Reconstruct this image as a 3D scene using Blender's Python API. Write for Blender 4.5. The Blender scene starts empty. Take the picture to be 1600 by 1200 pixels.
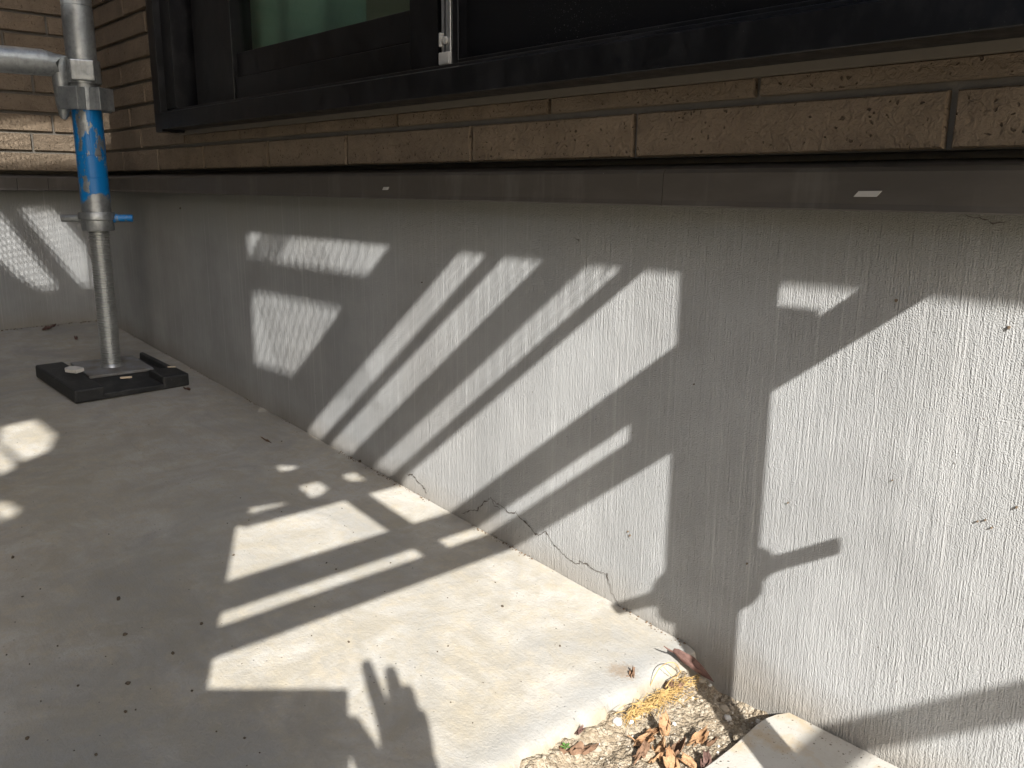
import bpy, bmesh, math, random
from mathutils import Vector, Matrix, noise
R_ = math.radians
random.seed(11)
scene = bpy.context.scene
col = scene.collection

# ------------------------------------------------------------------ camera
RIGHT = Vector((0.6701, 0.7422, 0.0088)); DOWN = Vector((0.1719, -0.1436, -0.9746)); FWD = Vector((-0.7221, 0.6546, -0.2238))
CAM = Vector((0, -0.62, 0.45))
cd = bpy.data.cameras.new('camera'); co = bpy.data.objects.new('camera', cd); col.objects.link(co)
cd.sensor_width = 36; cd.lens = 1327.2 / 1600 * 36; cd.clip_start = 0.01; cd.clip_end = 2000
m = Matrix.Identity(4)
for i in range(3):
    m[i][0] = RIGHT[i]; m[i][1] = -DOWN[i]; m[i][2] = -FWD[i]; m[i][3] = CAM[i]
co.matrix_world = m
scene.camera = co

# ------------------------------------------------------------------ light
SUN = Vector((-1.8, 1.0, -1.4)).normalized()          # the way the sunlight travels
elev = math.asin(-SUN.z)
az = math.atan2(-SUN.x, -SUN.y)                        # towards the sun, clockwise from +y
w = bpy.data.worlds.new('World'); scene.world = w; w.use_nodes = True
nt = w.node_tree; nt.nodes.clear()
sky = nt.nodes.new('ShaderNodeTexSky'); sky.sky_type = 'NISHITA'; sky.sun_disc = False
sky.sun_elevation = elev; sky.sun_rotation = az; sky.altitude = 50; sky.dust_density = 2.2
bg = nt.nodes.new('ShaderNodeBackground'); bg.inputs['Strength'].default_value = 0.135
wo = nt.nodes.new('ShaderNodeOutputWorld')
nt.links.new(sky.outputs[0], bg.inputs[0]); nt.links.new(bg.outputs[0], wo.inputs[0])
sl = bpy.data.lights.new('sun', 'SUN'); sl.energy = 5.0; sl.angle = R_(0.5); sl.color = (1.0, 0.972, 0.93)
so = bpy.data.objects.new('sun', sl); col.objects.link(so)
so.rotation_euler = SUN.to_track_quat('-Z', 'Y').to_euler(); so.location = (6, -4, 6)
vs = scene.view_settings
vs.view_transform = 'Standard'; vs.look = 'None'; vs.gamma = 1; vs.use_curve_mapping = False
vs.exposure = 1.22
scene.render.engine = 'CYCLES'
scene.cycles.use_adaptive_sampling = True; scene.cycles.adaptive_threshold = 0.015
scene.cycles.max_bounces = 6; scene.cycles.diffuse_bounces = 4; scene.cycles.transparent_max_bounces = 8

# ------------------------------------------------------------------ node helpers
class NT:
    def __init__(s, name):
        s.mat = bpy.data.materials.new(name); s.mat.use_nodes = True
        s.t = s.mat.node_tree; s.t.nodes.clear()
        s.out = s.t.nodes.new('ShaderNodeOutputMaterial')
        s.b = s.t.nodes.new('ShaderNodeBsdfPrincipled')
        s.t.links.new(s.b.outputs[0], s.out.inputs[0])
        s.geo = s.t.nodes.new('ShaderNodeNewGeometry')
    def n(s, typ, **kw):
        x = s.t.nodes.new(typ)
        for k, v in kw.items(): setattr(x, k, v)
        return x
    def link(s, a, b): s.t.links.new(a, b)
    def sock(s, v, inp):
        if isinstance(v, (int, float)): inp.default_value = v
        elif isinstance(v, tuple): inp.default_value = v if len(v) == len(inp.default_value) else (*v, 1)
        else: s.link(v, inp)
    def pos(s, scale=(1, 1, 1), rot=(0, 0, 0), src=None):
        x = s.n('ShaderNodeMapping'); x.inputs['Scale'].default_value = scale; x.inputs['Rotation'].default_value = rot
        s.link(src or s.geo.outputs['Position'], x.inputs[0]); return x.outputs[0]
    def noise(s, scale, detail=4, rough=0.55, vec=None, dist=0):
        x = s.n('ShaderNodeTexNoise'); x.inputs['Scale'].default_value = scale
        x.inputs['Detail'].default_value = detail; x.inputs['Roughness'].default_value = rough; x.inputs['Distortion'].default_value = dist
        s.link(vec or s.geo.outputs['Position'], x.inputs['Vector']); return x.outputs[0]
    def voro(s, scale, vec=None, feature='F1', rnd=1):
        x = s.n('ShaderNodeTexVoronoi', feature=feature); x.inputs['Scale'].default_value = scale; x.inputs['Randomness'].default_value = rnd
        s.link(vec or s.geo.outputs['Position'], x.inputs['Vector']); return x
    def ramp(s, fac, stops, interp='LINEAR'):
        x = s.n('ShaderNodeValToRGB'); r = x.color_ramp; r.interpolation = interp
        while len(r.elements) > 1: r.elements.remove(r.elements[-1])
        for i, (p, c) in enumerate(stops):
            e = r.elements[0] if i == 0 else r.elements.new(p)
            e.position = p; e.color = (c, c, c, 1) if isinstance(c, (int, float)) else (*c, 1)
        s.link(fac, x.inputs[0]); return x.outputs[0]
    def math(s, op, a, b=0.0, clamp=False):
        x = s.n('ShaderNodeMath', operation=op); x.use_clamp = clamp
        s.sock(a, x.inputs[0]); s.sock(b, x.inputs[1]); return x.outputs[0]
    def mix(s, fac, a, b, mode='MIX'):
        x = s.n('ShaderNodeMix', data_type='RGBA', blend_type=mode)
        s.sock(fac, x.inputs[0]); s.sock(a, x.inputs[6]); s.sock(b, x.inputs[7]); return x.outputs[2]
    def sep(s, vec=None):
        x = s.n('ShaderNodeSeparateXYZ'); s.link(vec or s.geo.outputs['Position'], x.inputs[0]); return x.outputs
    def bump(s, h, strength, dist, prev=None):
        x = s.n('ShaderNodeBump'); x.inputs['Strength'].default_value = strength; x.inputs['Distance'].default_value = dist
        s.link(h, x.inputs['Height'])
        if prev: s.link(prev, x.inputs['Normal'])
        return x.outputs[0]
    def set(s, color=None, rough=None, metal=None, normal=None, spec=None):
        if color is not None: s.sock(color, s.b.inputs['Base Color'])
        if rough is not None: s.sock(rough, s.b.inputs['Roughness'])
        if metal is not None: s.sock(metal, s.b.inputs['Metallic'])
        if spec is not None: s.sock(spec, s.b.inputs['Specular IOR Level'])
        if normal is not None: s.link(normal, s.b.inputs['Normal'])
        return s.mat

M = {}
# brushed mortar render on the foundation (vertical brush strokes on any vertical face)
k = NT('foundation_render')
v1 = k.pos((1, 1, 0.022)); v2 = k.pos((1, 1, 0.14)); v3 = k.pos((1, 1, 0.007))
st = k.noise(760, 1, 0.5, v1); st2 = k.noise(900, 1, 0.5, v2); st3 = k.noise(260, 2, 0.65, v3); gr = k.noise(950, 1, 0.5)
mot = k.noise(9, 3, 0.6); mot2 = k.noise(3.2, 2, 0.5)
base = k.mix(k.ramp(mot, [(0.3, 0.0), (0.72, 1.0)]), (0.275, 0.279, 0.276), (0.36, 0.366, 0.364))
base = k.mix(k.math('MULTIPLY', k.ramp(st3, [(0.56, 0.0), (0.72, 1.0)]), 0.45), base, (0.47, 0.47, 0.465))
base = k.mix(k.math('MULTIPLY', k.ramp(st, [(0.30, 1.0), (0.55, 0.0)]), 0.22), base, (0.22, 0.22, 0.215))
base = k.mix(k.math('MULTIPLY', k.ramp(mot2, [(0.45, 0.0), (0.7, 1.0)]), 0.22), base, (0.29, 0.27, 0.245))
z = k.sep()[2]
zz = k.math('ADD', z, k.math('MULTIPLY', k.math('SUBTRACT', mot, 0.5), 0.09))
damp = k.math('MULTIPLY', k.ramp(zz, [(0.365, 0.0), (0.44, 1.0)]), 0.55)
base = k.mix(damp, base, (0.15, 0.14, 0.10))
zl = k.math('ADD', k.math('ADD', z, k.math('MULTIPLY', k.sep()[0], 0.0676)), k.math('MULTIPLY', mot, 0.03))
base = k.mix(k.math('MULTIPLY', k.ramp(zl, [(0.008, 1.0), (0.05, 0.0)]), 0.5), base, (0.22, 0.185, 0.135))
pit = k.voro(42); base = k.mix(k.math('MULTIPLY', k.ramp(pit.outputs['Distance'], [(0.02, 1.0), (0.04, 0.0)]), 0.8), base, (0.12, 0.105, 0.09))
h = k.math('ADD', k.math('MULTIPLY', k.math('ADD', k.math('MULTIPLY', st, 0.62), k.math('MULTIPLY', st2, 0.72)), k.math('ADD', 0.45, k.math('MULTIPLY', mot2, 1.1))), k.math('ADD', k.math('MULTIPLY', gr, 1.05), k.math('MULTIPLY', st3, 0.5)))
nm = k.bump(h, 0.85, 0.0012); nm = k.bump(mot, 0.25, 0.010, nm)
M['found'] = k.set(base, 0.93, 0, nm, 0.25)

# concrete slab
k = NT('slab_concrete')
a = k.noise(2.4, 3, 0.6, dist=0.6); b = k.noise(11, 5, 0.65, dist=0.5); c = k.noise(60, 4, 0.68); d = k.noise(420, 2, 0.7)
tro = k.noise(30, 4, 0.6, k.pos((1, 6, 1), (0, 0, 0.5)))
base = k.mix(k.ramp(a, [(0.32, 0.0), (0.68, 1.0)]), (0.30, 0.278, 0.232), (0.405, 0.385, 0.34))
base = k.mix(k.ramp(b, [(0.42, 0.0), (0.60, 0.75)]), base, (0.455, 0.438, 0.40))
base = k.mix(k.math('MULTIPLY', k.ramp(c, [(0.48, 0.0), (0.66, 1.0)]), 0.60), base, (0.42, 0.365, 0.27))
base = k.mix(k.math('MULTIPLY', k.ramp(k.noise(5.5, 4, 0.65, dist=0.8), [(0.48, 0.0), (0.66, 1.0)]), 0.7), base, (0.255, 0.252, 0.236))
base = k.mix(k.math('MULTIPLY', k.ramp(tro, [(0.55, 0.0), (0.75, 1.0)]), 0.22), base, (0.25, 0.235, 0.205))
base = k.mix(k.math('MULTIPLY', k.ramp(k.noise(26, 5, 0.7, dist=0.6), [(0.46, 0.0), (0.62, 1.0)]), 0.45), base, (0.31, 0.275, 0.205))
base = k.mix(k.math('MULTIPLY', d, 0.42), base, (0.225, 0.208, 0.175))
p1 = k.voro(42); p2 = k.voro(120)
pm = k.math('MAXIMUM', k.ramp(p1.outputs['Distance'], [(0.018, 1.0), (0.035, 0.0)]), k.math('MULTIPLY', k.ramp(p2.outputs['Distance'], [(0.06, 1.0), (0.11, 0.0)]), k.ramp(b, [(0.5, 0.0), (0.6, 1.0)])))
base = k.mix(k.math('MULTIPLY', pm, 0.8), base, (0.09, 0.08, 0.07))
xe = k.math('ADD', k.sep()[0], k.math('MULTIPLY', k.math('SUBTRACT', k.noise(18, 4), 0.5), 0.05))
base = k.mix(k.math('MULTIPLY', k.ramp(k.math('ADD', xe, 0.5), [(0.035, 0.0), (0.06, 1.0)]), 0.6), base, (0.25, 0.252, 0.245))
xl = k.math('ADD', k.math('ADD', k.sep()[0], 0.5), k.math('MULTIPLY', k.math('SUBTRACT', k.noise(50, 4), 0.5), 0.014))
base = k.mix(k.math('MULTIPLY', k.ramp(xl, [(0.077, 0.0), (0.083, 1.0)]), 0.8), base, (0.27, 0.225, 0.155))
sx = k.math('SUBTRACT', k.sep()[0], -0.442); sy = k.math('SUBTRACT', k.sep()[1], -0.082)
rr_ = k.math('ADD', k.math('SQRT', k.math('ADD', k.math('MULTIPLY', sx, sx), k.math('MULTIPLY', sy, sy))), k.math('MULTIPLY', k.math('SUBTRACT', k.noise(220, 4, 0.7), 0.5), 0.035))
base = k.mix(k.math('MULTIPLY', k.ramp(rr_, [(0.006, 1.0), (0.014, 0.0)]), 0.6), base, (0.20, 0.14, 0.085))
h = k.math('ADD', k.math('MULTIPLY', c, 0.6), k.math('MULTIPLY', d, 0.35)); h = k.math('SUBTRACT', h, k.math('MULTIPLY', pm, 0.6))
h = k.math('ADD', h, k.math('MULTIPLY', tro, 0.35))
nm = k.bump(h, 0.55, 0.003)
M['slab'] = k.set(base, k.ramp(b, [(0.3, 0.78), (0.7, 0.92)]), 0, nm, 0.3)

k = NT('paver_concrete')
a = k.noise(14, 5, 0.6); d = k.noise(500, 3, 0.7)
base = k.mix(k.ramp(a, [(0.35, 0.0), (0.7, 1.0)]), (0.34, 0.32, 0.28), (0.44, 0.425, 0.39))
p1 = k.voro(160); p2 = k.voro(330)
pm = k.math('MAXIMUM', k.ramp(p1.outputs['Distance'], [(0.10, 1.0), (0.17, 0.0)]), k.ramp(p2.outputs['Distance'], [(0.09, 1.0), (0.16, 0.0)]))
pm = k.math('MULTIPLY', pm, k.ramp(k.noise(40, 3), [(0.42, 0.0), (0.55, 1.0)]))
base = k.mix(k.math('MULTIPLY', pm, 0.85), base, (0.10, 0.085, 0.06))
base = k.mix(k.math('MULTIPLY', k.ramp(k.noise(30, 4), [(0.55, 0.0), (0.68, 1.0)]), 0.55), base, (0.36, 0.26, 0.13))
nm = k.bump(k.math('SUBTRACT', k.math('MULTIPLY', d, 0.4), k.math('MULTIPLY', pm, 0.8)), 0.6, 0.002)
M['paver'] = k.set(base, 0.88, 0, nm, 0.3)

# soil with tiny grains
k = NT('soil')
vz = k.voro(260); vz2 = k.voro(640); a = k.noise(45, 4)
base = k.mix(0.5, k.ramp(vz.outputs['Color'], [(0.1, (0.16, 0.125, 0.085)), (0.45, (0.31, 0.255, 0.18)), (0.75, (0.44, 0.38, 0.28)), (0.97, (0.62, 0.58, 0.49))]),
             k.ramp(vz2.outputs['Color'], [(0.05, (0.12, 0.09, 0.06)), (0.5, (0.30, 0.25, 0.18)), (0.95, (0.55, 0.50, 0.40))]))
base = k.mix(k.math('MULTIPLY', k.ramp(a, [(0.4, 1.0), (0.6, 0.0)]), 0.45), base, (0.20, 0.155, 0.105))
h = k.math('ADD', k.math('MULTIPLY', vz.outputs['Distance'], -1.0), k.math('MULTIPLY', vz2.outputs['Distance'], -0.5))
base = k.mix(0.25, base, (0.12, 0.09, 0.06))
M['soil'] = k.set(base, 0.95, 0, k.bump(h, 0.8, 0.003), 0.2)

k = NT('ground_earth')
a = k.noise(4, 6); vz = k.voro(60)
base = k.mix(a, (0.20, 0.165, 0.12), (0.33, 0.29, 0.23)); base = k.mix(0.35, base, k.ramp(vz.outputs['Color'], [(0, (0.16, 0.14, 0.11)), (1, (0.45, 0.42, 0.37))]))
M['ground'] = k.set(base, 0.95, 0, k.bump(vz.outputs['Distance'], 0.6, 0.02), 0.2)

# brick tile
k = NT('brick_clay')
oi = k.n('ShaderNodeObjectInfo')
off = k.n('ShaderNodeVectorMath', operation='ADD'); k.link(k.geo.outputs['Position'], off.inputs[0])
cmb = k.n('ShaderNodeCombineXYZ'); rr = k.math('MULTIPLY', oi.outputs['Random'], 37.0)
for i in range(3): k.link(rr, cmb.inputs[i])
k.link(cmb.outputs[0], off.inputs[1]); pv = off.outputs[0]
a = k.noise(26, 4, 0.6, pv); b = k.noise(120, 4, 0.6, pv, 0.8); c = k.noise(420, 3, 0.6, pv)
base = k.mix(k.ramp(a, [(0.3, 0.0), (0.7, 1.0)]), (0.165, 0.123, 0.082), (0.25, 0.19, 0.13))
base = k.mix(k.math('MULTIPLY', k.ramp(k.noise(15, 4, 0.6, pv), [(0.5, 0.0), (0.68, 1.0)]), 0.5), base, (0.165, 0.118, 0.078))
base = k.mix(k.math('MULTIPLY', oi.outputs['Random'], 0.55), base, (0.185, 0.150, 0.112))
wv = k.n('ShaderNodeVectorMath', operation='ADD'); k.link(pv, wv.inputs[0])
wn = k.n('ShaderNodeTexNoise'); wn.inputs['Scale'].default_value = 130; k.link(pv, wn.inputs['Vector'])
ws = k.n('ShaderNodeVectorMath', operation='SCALE'); ws.inputs['Scale'].default_value = 0.010; k.link(wn.outputs['Color'], ws.inputs[0]); k.link(ws.outputs[0], wv.inputs[1])
hv = k.voro(150, wv.outputs[0])
dens = k.ramp(k.noise(30, 3, 0.5, pv), [(0.40, 0.0), (0.52, 1.0)])
hole = k.math('MULTIPLY', k.ramp(hv.outputs['Distance'], [(0.10, 1.0), (0.20, 0.0)]), dens)
base = k.mix(k.math('MULTIPLY', hole, 0.75), base, (0.06, 0.042, 0.028))
h = k.math('SUBTRACT', k.math('ADD', k.math('MULTIPLY', b, 0.9), k.math('MULTIPLY', c, 0.25)), k.math('MULTIPLY', hole, 0.8))
M['brick'] = k.set(base, 0.82, 0, k.bump(h, 1.0, 0.0042), 0.3)

k = NT('grout')
M['grout'] = k.set(k.mix(k.noise(60, 4), (0.115, 0.105, 0.09), (0.17, 0.155, 0.13)), 0.9, 0, k.bump(k.noise(300, 3), 0.4, 0.002))

k = NT('flashing_metal')
sc = k.noise(60, 4, 0.6, k.pos((0.3, 1, 1)))
sp = k.ramp(k.voro(70).outputs['Distance'], [(0.02, 1.0), (0.04, 0.0)])
fl = k.mix(k.math('MULTIPLY', k.ramp(sc, [(0.45, 0.0), (0.75, 1.0)]), 0.5), (0.068, 0.059, 0.049), (0.105, 0.094, 0.080))
fl = k.mix(k.math('MULTIPLY', k.ramp(k.noise(45, 3, 0.6, k.pos((1, 1, 0.15))), [(0.55, 0.0), (0.75, 1.0)]), 0.45), fl, (0.16, 0.148, 0.128))
fl = k.mix(k.math('MULTIPLY', sp, 0.6), fl, (0.45, 0.43, 0.38))
M['flash'] = k.set(fl, k.ramp(sc, [(0.3, 0.42), (0.7, 0.6)]), 0.0, k.bump(k.noise(14, 2), 0.15, 0.006), 0.4)

k = NT('caulk'); M['caulk'] = k.set(k.mix(k.noise(50), (0.13, 0.115, 0.09), (0.18, 0.155, 0.12)), 0.6)

k = NT('black_aluminium')
du = k.noise(35, 5, 0.65, k.pos((1, 1, 0.6), (0, 0.6, 0))); du2 = k.noise(900, 2, 0.6)
c0 = k.mix(k.math('MULTIPLY', k.ramp(du, [(0.48, 0.0), (0.75, 1.0)]), 0.5), (0.006, 0.006, 0.007), (0.038, 0.037, 0.038))  # dust streaks, raised to put faint frame reflections into the colour
c0 = k.mix(k.math('MULTIPLY', k.ramp(du2, [(0.72, 0.0), (0.76, 1.0)]), k.ramp(du, [(0.45, 0.0), (0.65, 0.7)])), c0, (0.32, 0.31, 0.30))
M['black'] = k.set(c0, k.ramp(du, [(0.35, 0.3), (0.7, 0.5)]), 0.0, None, 0.35)

k = NT('insect_screen')
du = k.noise(18, 5, 0.65, k.pos((1, 1, 0.5), (0, 0.5, 0))); du2 = k.noise(750, 2, 0.6)
c0 = k.mix(k.math('MULTIPLY', k.ramp(du2, [(0.66, 0.0), (0.72, 1.0)]), k.ramp(du, [(0.5, 0.0), (0.7, 1.0)])), (0.004, 0.004, 0.005), (0.16, 0.155, 0.155))
M['screen'] = k.set(c0, 0.75, 0, k.bump(k.noise(1500, 1), 0.3, 0.001), 0.25)

def glass_mat():
    k = NT('window_glass')
    lw = k.n('ShaderNodeLayerWeight'); lw.inputs['Blend'].default_value = 0.5
    fr = k.math('ADD', k.math('MULTIPLY', k.math('POWER', lw.outputs['Facing'], 5.0), 0.9), 0.03)
    gl = k.n('ShaderNodeBsdfGlossy'); gl.inputs['Roughness'].default_value = 0.02
    tr = k.n('ShaderNodeBsdfTransparent'); tr.inputs[0].default_value = (0.84, 0.92, 0.88, 1)
    mx = k.n('ShaderNodeMixShader'); k.link(fr, mx.inputs[0]); k.link(tr.outputs[0], mx.inputs[1]); k.link(gl.outputs[0], mx.inputs[2])
    k.link(mx.outputs[0], k.out.inputs[0]); return k.mat
M['glass'] = glass_mat()

def cloth_mat(name, c1, c2, transl, rough=0.9, sc=60):
    k = NT(name)
    a = k.noise(sc, 4)
    cc = k.mix(a, c1, c2)
    k.set(cc, rough, 0, k.bump(k.noise(600, 2), 0.2, 0.001), 0.2)
    t = k.n('ShaderNodeBsdfTranslucent'); k.link(cc, t.inputs[0])
    mx = k.n('ShaderNodeMixShader'); mx.inputs[0].default_value = transl
    k.link(k.b.outputs[0], mx.inputs[1]); k.link(t.outputs[0], mx.inputs[2]); k.link(mx.outputs[0], k.out.inputs[0])
    return k.mat
M['curtain'] = cloth_mat('curtain_cloth', (0.31, 0.42, 0.35), (0.39, 0.50, 0.43), 0.3)
M['brick_reflection_brown'] = cloth_mat('brick_reflection_brown', (0.22, 0.19, 0.15), (0.28, 0.24, 0.19), 0.3)  # brown of the brick reflection in the glass, put on a cloth
M['shade_cloth'] = cloth_mat('added_shade_cloth', (0.20, 0.20, 0.19), (0.27, 0.265, 0.25), 0.12, 0.7, 12)  # cloth of the added sheet and flap that block sun
M['shade_cloth_pale'] = cloth_mat('added_shade_cloth_pale', (0.74, 0.72, 0.67), (0.80, 0.78, 0.73), 0.72, 0.7, 12)  # pale cloth of the added sheet, translucent to pass fill light
M['net'] = cloth_mat('netting', (0.30, 0.32, 0.34), (0.38, 0.40, 0.42), 0.3)
k = NT('room_wall'); M['room'] = k.set((0.35, 0.33, 0.29), 0.9)

# galvanised steel
def galv(name, blue=None):
    k = NT(name)
    a = k.noise(30, 5, 0.6); b = k.noise(160, 4, 0.6); str_ = k.noise(70, 4, 0.6, k.pos((1, 1, 0.12)))
    c0 = k.mix(k.ramp(a, [(0.35, 0.0), (0.68, 1.0)]), (0.27, 0.285, 0.29), (0.44, 0.455, 0.46))
    c0 = k.mix(k.math('MULTIPLY', k.ramp(b, [(0.5, 0.0), (0.75, 1.0)]), 0.45), c0, (0.18, 0.185, 0.185))
    c0 = k.mix(k.math('MULTIPLY', k.ramp(str_, [(0.56, 0.0), (0.72, 1.0)]), 0.5), c0, (0.17, 0.16, 0.15))
    met = 0.75; ro = k.ramp(b, [(0.3, 0.34), (0.7, 0.56)])
    if blue:
        z = k.sep()[2]; z0, z1 = blue
        e = k.math('MULTIPLY', k.math('SUBTRACT', k.noise(28, 3), 0.5), 0.06)
        zz = k.math('ADD', z, e)
        s = k.sep(); lean = k.math('MULTIPLY', k.math('ADD', s[0], k.math('MULTIPLY', s[1], -1.0)), 0.0)
        inside = k.math('MULTIPLY', k.ramp(k.math('SUBTRACT', zz, z0), [(0.0, 0.0), (0.003, 1.0)]), k.ramp(k.math('SUBTRACT', z1, zz), [(0.0, 0.0), (0.003, 1.0)]))
        chip = k.ramp(k.noise(34, 6, 0.68, k.pos((1, 1, 0.45))), [(0.545, 1.0), (0.562, 0.0)])
        pm = k.math('MULTIPLY', inside, chip)
        bc = k.mix(k.noise(20, 3), (0.0, 0.135, 0.40), (0.004, 0.19, 0.50))
        c0 = k.mix(pm, c0, bc)
        met = k.math('MULTIPLY', k.math('SUBTRACT', 1.0, pm), 0.75); 
        ro = k.mix(pm, ro, (0.33, 0.33, 0.33))
        nm = k.bump(pm, 0.35, 0.0008)
        nm = k.bump(b, 0.12, 0.001, nm)
    else:
        nm = k.bump(b, 0.15, 0.0012)
    return k.set(c0, ro, met, nm, 0.5)
M['galv'] = galv('galvanised_steel')
M['galv_blue'] = galv('galvanised_steel_blue_paint', (0.424, 0.590))
M['galv_nut'] = galv('galvanised_nut_blue_paint', (0.389, 0.396))
M['paint_blue'] = galv('blue_painted_steel', (0.0, 0.9))
k = NT('thread_steel'); a = k.noise(60, 4)
M['thread'] = k.set(k.mix(a, (0.36, 0.375, 0.37), (0.55, 0.56, 0.55)), 0.36, 0.8)
k = NT('black_plastic'); a = k.noise(40, 5, 0.65); d = k.noise(240, 3)
M['plastic'] = k.set(k.mix(k.math('MULTIPLY', k.ramp(a, [(0.5, 0.0), (0.75, 1.0)]), 0.6), k.mix(k.math('MULTIPLY', k.ramp(d, [(0.6, 0.0), (0.72, 1.0)]), 0.4), (0.014, 0.015, 0.016), (0.09, 0.088, 0.082)), (0.06, 0.06, 0.058)), 0.6, 0, k.bump(d, 0.2, 0.001))
k = NT('base_plate_steel'); a = k.noise(40, 5)
M['plate'] = k.set(k.mix(k.ramp(a, [(0.35, 0.0), (0.65, 1.0)]), (0.17, 0.15, 0.125), (0.23, 0.24, 0.25)), 0.6, 0.3)
k = NT('white_chip'); M['white'] = k.set(k.mix(k.noise(150, 4), (0.45, 0.44, 0.40), (0.62, 0.60, 0.56)), 0.8)
k = NT('beige_chip'); M['beige'] = k.set((0.55, 0.45, 0.33), 0.8)
k = NT('silver_aluminium'); M['silver'] = k.set((0.72, 0.72, 0.72), 0.3, 0.9)
k = NT('crack_dark'); M['crack'] = k.set((0.07, 0.058, 0.048), 0.95)
k = NT('marking_ink'); M['ink'] = k.set((0.012, 0.012, 0.016), 0.6)
k = NT('sun_spot_paint'); M['sun_spot'] = k.set((0.40, 0.385, 0.355), 0.9)  # pale colour for the sun spots painted on the flashing
k = NT('grit'); M['grit'] = k.set(k.mix(k.noise(300), (0.03, 0.025, 0.02), (0.11, 0.08, 0.05)), 0.95)
k = NT('dirt'); M['dirt'] = k.set(k.mix(k.noise(200), (0.06, 0.042, 0.028), (0.20, 0.145, 0.095)), 0.95)
k = NT('pebble'); oi = k.n('ShaderNodeObjectInfo'); vc = k.noise(90, 3)
M['pebble'] = k.set(k.mix(vc, (0.20, 0.165, 0.12), (0.38, 0.335, 0.265)), 0.9, 0, k.bump(k.noise(500, 3), 0.3, 0.001))
k = NT('pebble_pale'); M['pebble_pale'] = k.set(k.mix(k.noise(120), (0.45, 0.43, 0.39), (0.62, 0.60, 0.56)), 0.85)
def leaf_mat(name, c1, c2, c3):
    k = NT(name)
    a = k.noise(120, 5, 0.65); b = k.noise(500, 3)
    cc = k.mix(k.ramp(a, [(0.32, 0.0), (0.62, 1.0)]), c1, c2)
    cc = k.mix(k.math('MULTIPLY', k.ramp(k.noise(260, 4), [(0.55, 0.0), (0.68, 1.0)]), 0.7), cc, c3)
    k.set(cc, 0.75, 0, k.bump(b, 0.4, 0.0008), 0.3)
    t = k.n('ShaderNodeBsdfTranslucent'); k.link(cc, t.inputs[0])
    mx = k.n('ShaderNodeMixShader'); mx.inputs[0].default_value = 0.25
    k.link(k.b.outputs[0], mx.inputs[1]); k.link(t.outputs[0], mx.inputs[2]); k.link(mx.outputs[0], k.out.inputs[0]); return k.mat
M['leaf'] = leaf_mat('dry_leaf', (0.27, 0.14, 0.065), (0.46, 0.29, 0.16), (0.12, 0.055, 0.03))
M['leaf_red'] = leaf_mat('red_brown_leaf', (0.15, 0.085, 0.05), (0.26, 0.16, 0.10), (0.08, 0.045, 0.03))
M['leaf_purple'] = leaf_mat('purple_brown_leaf', (0.085, 0.044, 0.036), (0.17, 0.098, 0.080), (0.04, 0.024, 0.02))
M['straw'] = leaf_mat('straw', (0.42, 0.27, 0.095), (0.58, 0.41, 0.17), (0.26, 0.15, 0.06))
M['green'] = leaf_mat('weed_green', (0.06, 0.14, 0.03), (0.11, 0.22, 0.05), (0.05, 0.10, 0.02))
k = NT('block_fence_timber'); M['timber'] = k.set(k.mix(k.noise(12, 4, 0.6, k.pos((1, 1, 0.08))), (0.075, 0.055, 0.04), (0.14, 0.105, 0.075)), 0.85)  # timber of the added fence that blocks sky glow
k = NT('skin'); M['skin'] = k.set((0.50, 0.30, 0.21), 0.5)
k = NT('jacket'); M['jacket'] = k.set(k.mix(k.noise(40), (0.30, 0.30, 0.31), (0.40, 0.40, 0.40)), 0.9)
k = NT('trousers'); M['trousers'] = k.set(k.mix(k.noise(40), (0.28, 0.25, 0.20), (0.36, 0.33, 0.27)), 0.9)
k = NT('shoe'); M['shoe'] = k.set((0.03, 0.03, 0.03), 0.7)
k = NT('hair'); M['hair'] = k.set((0.012, 0.01, 0.009), 0.6)
k = NT('phone_body'); M['phone'] = k.set((0.05, 0.05, 0.055), 0.3)

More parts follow.
